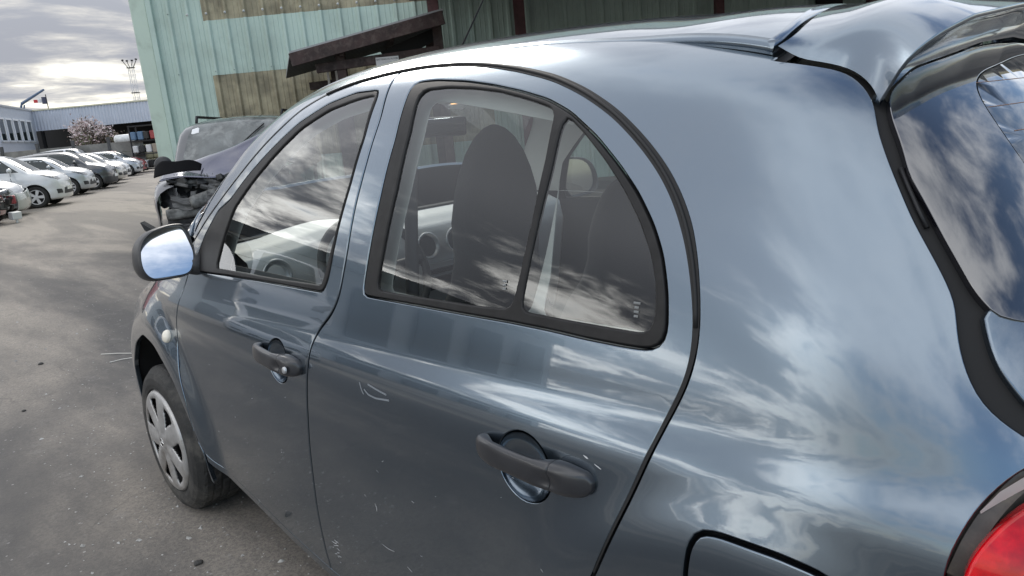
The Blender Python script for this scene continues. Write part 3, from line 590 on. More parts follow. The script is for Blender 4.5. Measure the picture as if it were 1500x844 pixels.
wing_loop = np.vstack([FSM, [SILL[0]], FARCH, [(-.80, .47, .20), (-.79, .50, .45), (-.775, .52, .60), (-.74, .47, .76), (-.70, .30, .86), (-.71, .0, .93), (-.725, -.25, .975), (-.735, -.36, 1.01)]])
gw = panel_data(wing_loop, [], (1, -.25, -.25), .025, .0042, .003, .016)
gr = panel_data(np.vstack([SILL, (SILL+np.array([0, 0, -.034]))[::-1]]), [], (1, 0, -.05), .02, .004, .003, .03, -.003)
ws_half = np.vstack([WSIDE, [(-.36, -.845, 1.485), (0, -.865, 1.495)]])
ws_loop = np.vstack([ws_half, (ws_half*np.array([-1, 1, 1]))[::-1][1:], [(.55, -.30, 1.03), (.3, -.22, 1.02), (0, -.20, 1.02), (-.3, -.22, 1.02), (-.55, -.30, 1.03)]])
gws = panel_data(ws_loop, [], (0, -.6, -.8), .06, .012, .001, .004, -.004)
for sx in (-1, 1):
    qp = panel('quarter_panel', P_MAIN, car, sx, gq if sx < 0 else gq_plain)
    if sx < 0: panel('fuel_flap', P_MAIN, car, sx, gf)
    wing = panel('front_wing', P_MAIN, car, sx, gw)
    panel('sill_cover', P_MAIN, car, sx, gr)
    # rubber seal that shows as the broad black line round the doors
    wdt = np.interp(np.arange(len(ST)), [0, .28*len(ST), .45*len(ST), .78*len(ST), .86*len(ST), len(ST)], [.004, .006, .012, .018, .007, .003])
    strip_on('door_rubber', ST, wdt, M_RUB, qp, sx, .0012, DQ)
    tube_on('door_rubber', ST[int(.3*len(ST)):int(.84*len(ST)):2], .0035, M_RUB, qp, sx, .0015, DQ, 6)
    bm = bmesh.new(); q = on_body([[-.84, -.237, .705]], (1, 0, 0), 0)[0]; nn = grad(q[None])[0]
    if sx > 0: q = q*np.array([-1, 1, 1]); nn = nn*np.array([-1, 1, 1])
    lathe(bm, [(.023, -.002), (.023, .005), (.019, .011), (.010, .015), (.0001, .0165)], 20, Matrix.Translation(Vector(q)) @ Vector(nn).to_track_quat('Z', 'Y').to_matrix().to_4x4())
    bmobj('side_repeater', bm, wing, M_LENSW, True)
panel('windscreen', glassmat('windscreen_glass', (.93, .95, .94), dust=.03), car, -1, gws)
# roof: rises above its rails towards the tail
dl = smooth(DITCH, .04)
RSEAM = smooth(np.vstack([[DITCH[-1]], np.array(K['roof_seam'])[1:], [(-.04, -2.262, 1.5), (0, -2.262, 1.5)]]), .02)
ROOF_OFF = np.array([.004, 0, 0])
half = np.vstack([[(0, -.875, 1.5)], [(-.36, -.855, 1.487)], dl+ROOF_OFF, RSEAM[1:]+np.array([0, .006, 0])])
roof_loop = np.vstack([half, (half*np.array([-1, 1, 1]))[::-1][1:-1]])
groof = panel_data(roof_loop, [], (0, 0.05, -1), .03, .002, .014, .05, 0, F=Froof)
ro = panel('roof_panel', P_MAIN, car, -1, groof)
strip = smooth(DITCH, .04)
for sx in (-1, 1): strip_on('roof_ditch', strip+np.array([.002, 0, 0]), .016, P_MAIN, ro, sx, -.0045, (0, 0.05, -1))
bm = bmesh.new(); ab = on_body([[-.02, -.99, 1.5]], (0, 0, -1), 0)[0]
lathe(bm, [(.022, -.004), (.020, .012), (.009, .026), (.0001, .028)], 16, Matrix.Translation(Vector(ab)))
tube(bm, [Vector(ab)+Vector((0, -.01, .02)), Vector(ab)+Vector((.01, -.20, .22)), Vector(ab)+Vector((.02, -.46, .46))], [.0032, .002, .0014], 6)
bmobj('roof_aerial', bm, car, M_STEEL, True)
# bonnet and nose
hood_loop = np.array([(-.735, -.36, 1.01), (-.72, -.25, .98), (-.705, .0, .935), (-.695, .30, .865), (-.66, .48, .80), (-.5, .60, .76), (0, .66, .74), (.5, .60, .76), (.66, .48, .80), (.695, .30, .865), (.705, 0, .935), (.72, -.25, .98), (.735, -.36, 1.01), (.55, -.29, 1.02), (.3, -.21, 1.01), (0, -.19, 1.01), (-.3, -.21, 1.01), (-.55, -.29, 1.02)])
panel('bonnet', P_MAIN, car, -1, panel_data(hood_loop, [], (0, -.25, -1), .06, .006, .003, .014))
ncor = np.array([(-.80, .47, .20), (-.79, .50, .45), (-.775, .52, .60), (-.66, .57, .69), (-.4, .66, .69), (-.4, .66, .19), (-.6, .6, .19)])
gnc = panel_data(ncor, [], (.7, -.7, -.1), .05, .004, .003, .014)
for sx in (-1, 1): panel('front_bumper', P_MAIN, car, sx, gnc)
panel('front_bumper', P_MAIN, car, -1, panel_data(np.array([(-.4, .66, .69), (0, .70, .70), (.4, .66, .69), (.4, .66, .19), (0, .7, .19), (-.4, .66, .19)]), [], (0, -1, -.1), .06, .002, .002, .014))
for sx in (-1, 1):
    panel('headlight', M_LENSW, car, sx, panel_data(np.array([(-.77, .52, .62), (-.735, .48, .745), (-.66, .52, .785), (-.5, .62, .745), (-.42, .66, .71), (-.66, .57, .70)]), [], (.5, -1, -.4), .03, .006, .003, .01))
bcor = np.array([(-.85, -2.80, .44), (-.83, -2.81, .61), (-.75, -2.88, .60), (-.60, -2.92, .59), (-.45, -2.95, .59), (-.45, -2.95, .2), (-.6, -2.9, .2), (-.83, -2.80, .21)])
gbc = panel_data(bcor, [], (.8, .6, 0), .04, .004, .003, .02, .008)
for sx in (-1, 1): panel('rear_bumper', P_MAIN, car, sx, gbc)
panel('rear_bumper', P_MAIN, car, -1, panel_data(np.array([(-.45, -2.95, .59), (0, -2.97, .59), (.45, -2.95, .59), (.45, -2.95, .2), (0, -2.97, .2), (-.45, -2.95, .2)]), [], (0, 1, 0), .06, .002, .001, .02, .008))

# ------------------------------------------------------------------ tailgate: glass, lower skin, spoiler
tg = panel('tailgate', P_MAIN, car, -1, panel_data((lambda h: np.vstack([h, (h*np.array([-1, 1, 1]))[::-1]]))(np.vstack([[(0, -2.80, 1.005), (-.42, -2.765, 1.012), (-.56, -2.735, 1.035), (-.628, -2.705, 1.062), (-.648, -2.672, 1.085)], smooth(K['tg_low'], .02)[1:], [(-.672, -2.76, .93), (-.655, -2.80, .86), (-.62, -2.85, .75), (-.56, -2.90, .66), (0, -2.96, .64)]])), [], (0, 1, -.15), .03, .003, .003, .02, .001))
gl_half = np.vstack([[(0, -2.515, 1.398)], [(-.17, -2.513, 1.390)], np.array(K['glass'])[1:-1], [(-.62, -2.712, 1.05), (-.55, -2.742, 1.02), (-.42, -2.772, .998), (0, -2.806, .992)]])
gl_loop = smooth(np.vstack([gl_half, (gl_half*np.array([-1, 1, 1]))[::-1][1:-1]]), .012, closed=True)
band = gl_loop.copy(); cc = np.array([0, -2.64, 1.19])
def inner_glass(p):
    q = p-cc; w = np.clip(np.abs(p[:, 0])/.5, 0, 1)
    s = np.stack([1-.27*np.abs(q[:, 0]*0+1), 1-0.0*q[:, 1], np.full(len(q), .80)], 1); return cc+q*s
clear = smooth(inner_glass(gl_loop), .03, closed=True)
DG = (0, 1, -.35)
panel('glass_edge_band', M_BAND, tg, -1, panel_data(gl_loop, [clear], DG, .02, .002, .0015, .012, .003))
panel('rear_window', M_RGLASS, tg, -1, panel_data(clear, [], DG, .05, .0005, 0, .003, .0024))
zlist = np.linspace(1.06, 1.33, 9)
for z in zlist:
    y0 = np.linspace(-.40, .40, 41); hp = on_body(np.stack([y0, np.full(41, -2.6), np.full(41, z)], 1), (0, 1, 0), .0022)
    bm = bmesh.new(); tube(bm, hp, .0006, 4); bmobj('heater_wire', bm, tg, mat('heater_brown', (.25, .13, .08), .5))
# black gap between tailgate and flank
for sx in (-1, 1):
    gapc = np.vstack([QH[int(.13*len(QH)):], [(-.68, -2.765, .92), (-.665, -2.81, .85)]])
    wid = np.interp(np.linspace(0, 1, len(gapc)), [0, .12, .3, .62, .75, 1], [.018, .03, .045, .05, .07, .06])
    strip_on('hatch_rubber', gapc+np.array([.006, 0, 0]), wid, M_BLACK, car, sx, -.010, DQ)
    k0 = int(.46*len(QH)); k1 = int(.62*len(QH)); tube_on('tailgate_strut', QH[k0:k1:3]+np.array([.010, -.004, 0]), .0035, M_STEEL, car, sx, -.007, DQ, 6)
# spoiler: a Coons patch between the roof seam, the flank seam and its own trailing edge
C1 = np.array([(-.537, -2.497, 1.320), (-.535, -2.505, 1.332), (-.541, -2.52, 1.357), (-.54, -2.54, 1.381), (-.505, -2.56, 1.403), (-.425, -2.575, 1.424), (-.229, -2.585, 1.443), (0, -2.588, 1.455)])
seamP = on_body(RSEAM, (0, 0.05, -1), 0, Froof)
iQ = int(np.argmin(np.linalg.norm(QH-np.array(C1[0]), axis=1)))
NU, NV = 40, 16
def rs(c, n, w=None):
    q = smooth(c, .012, .004); L = np.r_[0, np.cumsum(np.linalg.norm(np.diff(q, axis=0), axis=1))]; L /= L[-1]
    return np.stack([np.interp(np.linspace(0, 1, n+1), L, q[:, k]) for k in range(3)], 1)
c0 = rs(seamP-np.array([0, .006, 0]), NU); c1 = rs(C1, NU); d0 = rs(np.vstack([c0[0], QH[3:iQ]+np.array([.004, -.002, .004]), c1[0]]), NV); d1 = rs(np.array([c0[-1], (0, -2.43, 1.489), c1[-1]]), NV)
SP = np.zeros((NV+1, NU+1, 3))
for j in range(NV+1):
    v = j/NV
    for i in range(NU+1):
        u = i/NU
        SP[j, i] = (1-v)*c0[i]+v*c1[i]+(1-u)*d0[j]+u*d1[j]-((1-u)*(1-v)*c0[0]+u*(1-v)*c0[-1]+(1-u)*v*c1[0]+u*v*c1[-1])
        SP[j, i] += np.array([-.25, -.35, .9])*.016*math.sin(math.pi*v)*math.sin(math.pi*min(1, u*1.6+.0))**.8*(1 if u < .32 else max(.35, 1-(u-.32)*1.1))
full = np.concatenate([SP, (SP*np.array([-1, 1, 1]))[:, ::-1][:, 1:]], 1)
nU = full.shape[1]
V = full.reshape(-1, 3); Fc = [(j*nU+i, (j+1)*nU+i, (j+1)*nU+i+1, j*nU+i+1) for j in range(NV) for i in range(nU-1)]
sp = mesh('spoiler', V, Fc, tg, P_MAIN, True)
ed = full[-1]; top = np.vstack([gl_half[2:5][::-1], gl_half[1:2], gl_half[:1]]); top = rs(top, NU)+np.array([0, -.002, .004]); topf = np.vstack([top, (top*np.array([-1, 1, 1]))[::-1][1:]])
rings = []
for t in np.linspace(0, 1, 9):
    q = ed*(1-t)+topf*t; q = q+np.array([0, .020*math.sin(math.pi*t), -.006*math.sin(math.pi*t)]); rings.append(q)
rings[0] = ed
r1 = ed+np.array([0, -.0015, -.006]); rings.insert(1, r1)
V = np.vstack(rings); Fc = [(j*nU+i, (j+1)*nU+i, (j+1)*nU+i+1, j*nU+i+1) for j in range(len(rings)-1) for i in range(nU-1)]
mesh('spoiler_underside', V, Fc, sp, P_MAIN, True)
strip_on('roof_gap', RSEAM, .016, M_RUB, tg, -1, -.012, (0, 0.05, -1))

# ------------------------------------------------------------------ tail lamp in its pocket
lens_loop = smooth(np.vstack([[(-.79, -2.705, .62), (-.79, -2.70, .72)], K['lens'], [(-.690, -2.775, .905), (-.66, -2.81, .87), (-.635, -2.84, .80), (-.63, -2.86, .70), (-.66, -2.85, .62)]]), .02, closed=True)
pock = smooth(np.vstack([LAMP[:-1], [(-.645, -2.82, .885), (-.615, -2.855, .80), (-.60, -2.875, .70), (-.62, -2.87, .61)]]), .015, closed=True)
DL = (.75, .65, -.1)
def bulge(P):
    c = np.array([-.72, -2.775, .77]); r = np.linalg.norm((P-c)/np.array([.13, .13, .15]), axis=1); return .034*np.clip(1-r**2, 0, 1)
glens = panel_data(grow(lens_loop, .006), [], DL, .014, 0, .004, .03, .001, offn=bulge)
gpock = panel_data(pock, [], DL, .03, -.006, .001, .003, -.032)
M_POCK = mat('lamp_pocket', (.055, .050, .045), .38, spec=.5, var=.5, vscale=16, dirt=(.20, .17, .12), dscale=11, damt=.7)
M_TAPE = mat('torn_white_film', (.75, .74, .72), .3)
for sx in (-1, 1):
    tl = panel('tail_lamp', M_LENSR, car, sx, glens); tl.data.normals_split_custom_set([(0, 0, 0)]*len(tl.data.loops))
    panel('lamp_pocket', M_POCK, tl, sx, gpock)
    q = on_body(smooth(K['lamp'], .02), DQ, -.012)
    strip_on('pocket_lip', smooth(K['lamp'], .02)+np.array([.006, -.006, -.006]), .018, M_POCK, tl, sx, -.010, DQ)
    for k in range(3):
        rr = ell(0, 0, .05+.028*k, .055+.03*k, 40); rr = np.stack([np.full(40, -.72), -2.79+rr[:, 1]*.75, .75+rr[:, 2]], 1)
        q = on_body(rr, DL, .0305-.007*k*k)
        if k == 0: bm = bmesh.new(); tube(bm, q*np.array([1 if sx < 0 else -1, 1, 1]), .0022, 6, closed=True); bmobj('lens_ring', bm, tl, mat('dark_red', (.25, .004, .008), .15), True)
q = on_body(np.array([(-.755, -2.70, .874), (-.735, -2.712, .893), (-.715, -2.728, .907), (-.700, -2.745, .915)]), DQ, -.004)
bm = bmesh.new()
for a, b, wa, wb in zip(q[:-1], q[1:], (.003, .012, .017), (.012, .017, .014)):
    dn = np.array([.25, -.25, -.9]); vs = [bm.verts.new(x) for x in (a, b, b+dn*wb, a+dn*wa)]; bm.faces.new(vs)
bmesh.ops.solidify(bm, geom=bm.faces[:], thickness=.001); bmobj('torn_film', bm, car, M_TAPE)

# ------------------------------------------------------------------ wear on the doors, etched marks on the panes
def scratch(pts, w, par, off=.0006):
    q = smooth(np.array(pts), .003, .004); strip_on('scratch', q, np.interp(np.arange(len(q)), [0, len(q)/2, len(q)-1], [w*.3, w, w*.3]), M_SCR, par, -1, off)
rdL, fdL = DOORS[-1][1], DOORS[-1][0]
scratch([(-.835, -1.513, .507), (-.835, -1.519, .497), (-.835, -1.516, .487)], .0022, rdL); scratch([(-.831, -1.511, .399), (-.83, -1.535, .396), (-.83, -1.562, .399)], .0016, rdL)
scratch([(-.828, -1.606, .378), (-.828, -1.622, .371)], .0018, rdL); scratch([(-.821, -2.168, .813), (-.822, -2.178, .810)], .003, rdL); scratch([(-.822, -2.19, .805), (-.822, -2.204, .800)], .002, rdL)
M_SMU = mat('chalky_smudge', (.20, .22, .245), .6)
for pts in ([(-.838, -1.527, .807), (-.84, -1.535, .790), (-.84, -1.542, .783)], [(-.84, -1.545, .795), (-.84, -1.560, .786), (-.84, -1.590, .784), (-.838, -1.64, .790)], [(-.838, -1.56, .809), (-.837, -1.60, .803), (-.837, -1.63, .800)]):
    strip_on('chalk_smudge', smooth(np.array(pts), .004, .004), .004, M_SMU, rdL, -1, .0005)
rs_ = random.Random(5)
for k in range(26):
    par = rdL if k % 3 else fdL; y = rs_.uniform(-1.45, -2.1) if k % 3 else rs_.uniform(-.5, -1.15); z = rs_.uniform(.30, .74); L = rs_.uniform(.002, .010); a = rs_.uniform(-.6, .6)
    scratch([(-.84, y, z), (-.84, y-L*math.cos(a), z+L*math.sin(a))], rs_.uniform(.0006, .0013), par)
for k in range(14):                                            # scuffed paint along the door's lower front edge
    y = -1.235-rs_.uniform(0, .03); z = .24+rs_.uniform(0, .07); scratch([(-.83, y, z), (-.83, y-rs_.uniform(.004, .02), z+rs_.uniform(-.008, .008))], rs_.uniform(.001, .003), rdL)
M_ETCH = mat('etched_mark', (.34, .35, .35), .7)
def etch(cy, cz, lines, size, par, sx=-1):
    for i, s_ in enumerate(lines):
        p = on_body([[-.75, cy, cz-i*size*1.35]], DS, -.0025)[0]; n = grad(p[None])[0]; ex = np.array([0, -1.0, 0]); ex -= n*(ex@n); ex /= np.linalg.norm(ex); ez = np.cross(n, ex)
        text_obj('etched_mark', s_, size, p, Matrix((ex, ez, n)).transposed(), M_ETCH, par)
etch(-2.232, 1.052, ('lIlIIlIlII', 'IIlIlI', 'lIIlIIl', 'IlIIlI'), .0052, rdL); etch(-1.946, 1.056, ('lIIlIlIIl', 'IlIIlI', 'IIlIlII'), .0050, rdL)

# ------------------------------------------------------------------ wheels
def wheel(y, sx, steer=0.0):
    """tyre with tread blocks, seven-spoke cover; built about the x axis"""
    w = link('wheel', None, car); w.location = (sx*.845, y, .268); w.empty_display_size = .1
    s = sx; r0 = .285
    na = 210; prof = [(.198, .000), (.205, .010), (.222, .013), (.245, .011), (.262, .003), (.272, -.008), (.2795, -.016)]
    V = []; nr = 0; F = []
    wid = [-.016, -.024, -.045, -.050, -.056, -.075, -.080, -.086, -.104, -.109, -.114, -.134, -.150, -.158]
    for (r, x) in prof: V += [(s*x, r*math.cos(2*math.pi*i/na), r*math.sin(2*math.pi*i/na)) for i in range(na)]
    for k, x in enumerate(wid):
        grv = k in (3, 6, 9); row = 0 if k < 3 else 1 if k < 6 else 2 if k < 9 else 3
        for i in range(na):
            ph = (i + (k*1.0 if row in (1, 2) else k*.4)) % 7
            dep = .0075 if grv else (.0028 if ph < 1.2 else 0.0)
            r = r0-dep-(.004 if k in (0, len(wid)-1) else 0); V.append((s*x, r*math.cos(2*math.pi*i/na), r*math.sin(2*math.pi*i/na)))
    for (r, x) in [(.26, -.170), (.235, -.178), (.20, -.172)]: V += [(s*x, r*math.cos(2*math.pi*i/na), r*math.sin(2*math.pi*i/na)) for i in range(na)]
    nr = len(V)//na
    for k in range(nr-1):
        for i in range(na):
            q = (k*na+i, k*na+(i+1) % na, (k+1)*na+(i+1) % na, (k+1)*na+i); F.append(q if s > 0 else q[::-1])
    mesh('tyre', V, F, w, M_TYRE, False)
    # cover
    NA = 168; rad = [.012, .026, .040, .055, .070, .085, .100, .115, .130, .145, .158, .170, .180, .188, .195]
    V = []; F = []
    for r in rad:
        h = .010+.010*(1-(r/.195)**2) - (.010 if r > .19 else 0) + (.004 if r < .03 else 0)
        for i in range(NA):
            a = 2*math.pi*i/NA; sp_ = math.cos(7*a); hh = h + (.0035*sp_ if .05 < r < .175 else 0)
            V.append((s*hh, r*math.cos(a), r*math.sin(a)))
    per = NA//7
    for k in range(len(rad)-1):
        rm = (rad[k]+rad[k+1])/2
        hw = 0 if rm < .088 or rm > .172 else np.interp(rm, [.088, .12, .15, .172], [1.5, 4.2, 6.0, 6.4])
        for i in range(NA):
            ph = abs(((i+per/2+.5) % per)-per/2)                # distance from the spoke centre
            if hw and ph > per/2-hw: continue
            q = (k*NA+i, k*NA+(i+1) % NA, (k+1)*NA+(i+1) % NA, (k+1)*NA+i); F.append(q if s > 0 else q[::-1])
    F.append(tuple(range(NA))[::1 if s > 0 else -1])
    hc = mesh('wheel_cover', V, F, w, M_HUB, True)
    md = hc.modifiers.new('thickness', 'SOLIDIFY'); md.thickness = .006; md.offset = -1
    bm = bmesh.new(); mt = Matrix.Translation((s*-.035, 0, 0)) @ Matrix.Rotation(R(90)*s, 4, 'Y')
    lathe(bm, [(.0001, .012), (.06, .010), (.11, -.01), (.165, -.005), (.192, .030), (.198, .036)], 40, mt); bmobj('steel_rim', bm, w, M_STEEL, True)
    bm = bmesh.new(); lathe(bm, [(.024, 0), (.0235, .004), (.0001, .006)], 24, Matrix.Translation((s*.022, 0, 0)) @ Matrix.Rotation(R(90)*s, 4, 'Y')); bmobj('cover_badge', bm, w, M_SILV, True)
    # ring emblem with a bar across on the cover's centre
    bm = bmesh.new(); tube(bm, [(s*.0285, .017*math.cos(a), .017*math.sin(a)) for a in np.linspace(0, 2*math.pi, 24, endpoint=False)], .002, 6, closed=True)
    box(bm, (s*.0285, 0, 0), (.003, .046, .007)); bmobj('cover_emblem', bm, w, M_CHROME, True)
    return w
for sx in (-1, 1):
    wheel(-.05, sx); wheel(-2.43, sx)
# wheel housings and floor
for sx in (-1, 1):
    for y in (.0, -2.43):
        mt = Matrix.Translation((sx*.55, y, .29)) @ Matrix.Rotation(R(90), 4, 'Y')
        bm = bmesh.new(); lathe(bm, [(.0001, -.16*sx), (.40, -.16*sx), (.40, .24*sx)], 32, mt, R(75), R(285)); bmobj('wheel_housing', bm, car, M_BLACK)
bm = bmesh.new(); box(bm, (0, -1.2, .20), (1.50, 1.55, .04)); box(bm, (0, -1.2, .21), (1.0, 3.9, .05)); box(bm, (0, -.46, .62), (1.4, .05, .80)); box(bm, (0, -2.66, .50), (1.1, .05, .56)); bmobj('floor_pan', bm, car, M_BLACK)

# ------------------------------------------------------------------ cabin
def trim(name, loop, m, sx, off, d=DS, holes=()):
    return panel(name, m, car, sx, panel_data(loop, list(holes), d, .05, 0, .001, .002, off))
side_top = np.vstack([np.array([(-.745, -.45, 1.02)]), WSIDE[1:], DITCH[1:-1], QH[8:int(.7*len(QH)):4], [(-.69, -2.60, .98), (-.75, -2.45, .98), (-.76, -1.5, .97)]])
for sx in (-1, 1):
    trim('pillar_trim', side_top, M_PALE, sx, -.045, DQ, [grow(FG, .012), grow(np.vstack([RG[int(.62*len(RG)):], RG[:int(.30*len(RG))], QG[:int(.75*len(QG))]]), .012)])
    trim('door_card', np.array([(-.78, -.40, .99), (-.78, -1.40, .985), (-.77, -2.30, .985), (-.76, -2.62, .98), (-.78, -2.62, .60), (-.83, -1.9, .25), (-.83, -.42, .25)]), M_CARD, sx, -.05)
# roof lining
trim('roof_lining', roof_loop*np.array([.97, 1, 1]), mat('roof_cloth', (.34, .34, .33), .9), -1, -.045, (0, .05, -1))
def lump(name, sections, m, parent, n=28, e=.55, loc=None):
    """sections: (centre, half-width vector, half-depth vector) along a spine"""
    V = []; F = []
    for c, a, b in sections:
        c, a, b = map(Vector, (c, a, b))
        for j in range(n):
            t = 2*math.pi*j/n; ct, st_ = math.cos(t), math.sin(t)
            V.append(c+a*math.copysign(abs(ct)**e, ct)+b*math.copysign(abs(st_)**e, st_))
    for i in range(len(sections)-1):
        for j in range(n): F.append((i*n+j, i*n+(j+1) % n, (i+1)*n+(j+1) % n, (i+1)*n+j))
    F.append(tuple(range(n))[::-1]); F.append(tuple(range((len(sections)-1)*n, len(sections)*n)))
    return mesh(name, V, F, parent, m, True)
def seat(x, hz=1.085, dy=0.0):
    secs = []
    for z, y, w, dpt in [(.40, -1.27, .20, .07), (.50, -1.30, .235, .085), (.65, -1.335, .240, .085), (.76, -1.365, .200, .080), (.84, -1.39, .150, .072), (.92, -1.405, .134, .064), (1.01, -1.415, .141, .058), (1.075, -1.425, .131, .052), (1.125, -1.430, .112, .046), (1.165, -1.433, .090, .040), (1.198, -1.436, .062, .031), (1.219, -1.438, .033, .018), (1.227, -1.438, .010, .006)]:
        secs.append(((x, y+dy, .40+(z-.40)*hz), (w, 0, 0), (0, dpt, dpt*.15)))
    st = lump('front_seat', secs, M_CLOTH, car, 32, .72)
    lump('seat_cushion', [((x, -1.34, .38), (.22, 0, 0), (0, 0, .07)), ((x, -1.2, .40), (.24, 0, 0), (0, 0, .09)), ((x, -.95, .42), (.24, 0, 0), (0, 0, .09)), ((x, -.83, .42), (.2, 0, 0), (0, 0, .05))], M_CLOTH, st, 24, .6)
    return st
seat(-.295, 1.12); seat(.345, .86, .10)
lump('rear_bench', [((0, -2.02, .38), (.60, 0, 0), (0, .02, .08)), ((0, -2.12, .45), (.62, 0, 0), (0, .08, .06)), ((0, -2.24, .75), (.60, 0, 0), (0, .07, .02)), ((0, -2.30, .90), (.57, 0, 0), (0, .05, .02)), ((0, -2.315, .93), (.55, 0, 0), (0, .02, .01))], M_CLOTH, car, 24, .45)
bm = bmesh.new(); box(bm, (0, -2.50, .93), (1.22, .36, .025), bev=.01); bmobj('parcel_shelf', bm, car, M_CARD)
# dashboard
def dash_fn(u, v):
    x = -.70+1.40*u; k = 1-abs(2*u-1)**4
    pts = [(-.36, .99), (-.48, 1.012), (-.62, 1.005), (-.70, .975), (-.715, .90), (-.69, .78), (-.66, .62), (-.62, .50)]
    t = v*(len(pts)-1); i = min(int(t), len(pts)-2); f = t-i
    y = pts[i][0]*(1-f)+pts[i+1][0]*f; z = pts[i][1]*(1-f)+pts[i+1][1]*f
    return (x, y-.03*math.exp(-((x)/.16)**2)*(v > .4), z+.03*math.exp(-((x+.345)/.17)**2)*(v < .6))
dash = grid_mesh('dashboard', dash_fn, 48, 28, car, M_DASH)
def facing(p, n): return Matrix.Translation(Vector(p)) @ Vector(n).to_track_quat('Z', 'Y').to_matrix().to_4x4()
for x in (-.055, .075):
    mt = facing((x, -.748, .915), (0, -1, .18))
    bm = bmesh.new(); lathe(bm, [(.030, .0), (.046, .004), (.050, .012), (.044, .016), (.040, .006), (.030, -.004)], 28, mt); av = bmobj('air_vent', bm, dash, M_SILV, True)
    bm = bmesh.new(); lathe(bm, [(.0001, .004), (.040, .003)], 24, mt); bmobj('vent_core', bm, av, M_CARD)
bm = bmesh.new(); lathe(bm, [(.030, .0), (.046, .004), (.050, .012), (.044, .016), (.040, .006)], 28, facing((-.63, -.735, .93), (0, -1, .1))); bmobj('air_vent', bm, dash, M_SILV, True)
console = [(-.115, .12), (-.075, -.05), (.095, -.05), (.135, .12)]
bm = bmesh.new(); prism(bm, [(-.10, .0), (-.115, -.10), (-.135, -.165), (-.09, -.185), (-.06, -.215), (.08, -.215), (.11, -.185), (.155, -.165), (.135, -.10), (.12, .0)], 0, .03, ((0, -.735, .845), (1, 0, 0), (0, .12, 1), (0, -1, .12)))
cons = bmobj('centre_console', bm, dash, M_SILV)
bm = bmesh.new(); box(bm, (.01, -.770, .822), (.19, .012, .018), bev=.002); box(bm, (.01, -.772, .780), (.20, .012, .045), bev=.002); bmobj('radio', bm, cons, mat('radio_black', (.03, .03, .034), .25))
for x, z, r in ((-.075, .715, .024), (.01, .707, .018), (.095, .715, .026)):
    bm = bmesh.new(); lathe(bm, [(r*1.15, 0), (r*1.1, .008), (r*.9, .010), (r*.85, .022), (.0001, .024)], 20, facing((x, -.757, z), (0, -1, .1))); bmobj('knob', bm, cons, M_SILV, True)
# steering wheel, mirror, dome light, windscreen sticker, belts
bm = bmesh.new(); cW = Vector((-.345, -.86, .90)); nW = Vector((0, -.86, .50)).normalized(); ax = Vector((1, 0, 0)); ay = nW.cross(ax)
tube(bm, [cW+ax*.185*math.cos(a)+ay*.185*math.sin(a) for a in np.linspace(0, 2*math.pi, 40, endpoint=False)], .0145, 8, closed=True)
for a in (0, math.pi, 1.5*math.pi): tube(bm, [cW+ax*.04*math.cos(a)+ay*.04*math.sin(a)-nW*.02, cW+ax*.18*math.cos(a)+ay*.18*math.sin(a)], .018, 8)
lathe(bm, [(.07, -.03), (.068, .0), (.05, .016), (.0001, .02)], 24, facing(cW, nW)); tube(bm, [cW-nW*.03, cW-nW*.22], .03, 10); bmobj('steering_wheel', bm, car, M_CARD, True)
bm = bmesh.new(); box(bm, (0.0, -.80, 1.33), (.235, .035, .068), rot=Matrix.Rotation(R(8), 3, 'X') @ rz(R(-14)), bev=.014, seg=3); tube(bm, [(0, -.78, 1.34), (0, -.74, 1.42)], .010, 8); rm = bmobj('interior_mirror', bm, car, M_CARD)
bm = bmesh.new(); box(bm, (0, 0, 0), (.212, .002, .05), bev=.0008); im = bmobj('mirror_glass', bm, rm, M_CHROME); im.location = (-.004, -.8195, 1.333); im.rotation_euler = (R(8), 0, R(-14))
bm = bmesh.new(); box(bm, (0, -.98, 1.428), (.16, .10, .056), bev=.012, seg=2); dl_ = bmobj('dome_lamp', bm, car, M_PALE)
bm = bmesh.new(); box(bm, (0, -1.0, 1.4005), (.12, .055, .006), bev=.002); bmobj('lamp_lens', bm, dl_, mat('lit_dome_lens', (.9, .6, .3), .3, emit=(1, .55, .22), estr=1.6))
sk = on_body([[.235, -.66, 1.36], [.305, -.66, 1.36], [.305, -.635, 1.335], [.235, -.635, 1.335]], (0, -.6, -.8), -.010); mesh('windscreen_sticker', sk, [(0, 1, 2, 3)], car, M_WHITE)
for sx in (-1, 1):
    bm = bmesh.new(); tube(bm, [(sx*.575, -1.47, 1.40), (sx*.60, -1.45, 1.1), (sx*.66, -1.45, .6)], .016, 6); bmobj('seat_belt', bm, car, mat('belt_webbing', (.10, .10, .105), .8), True)

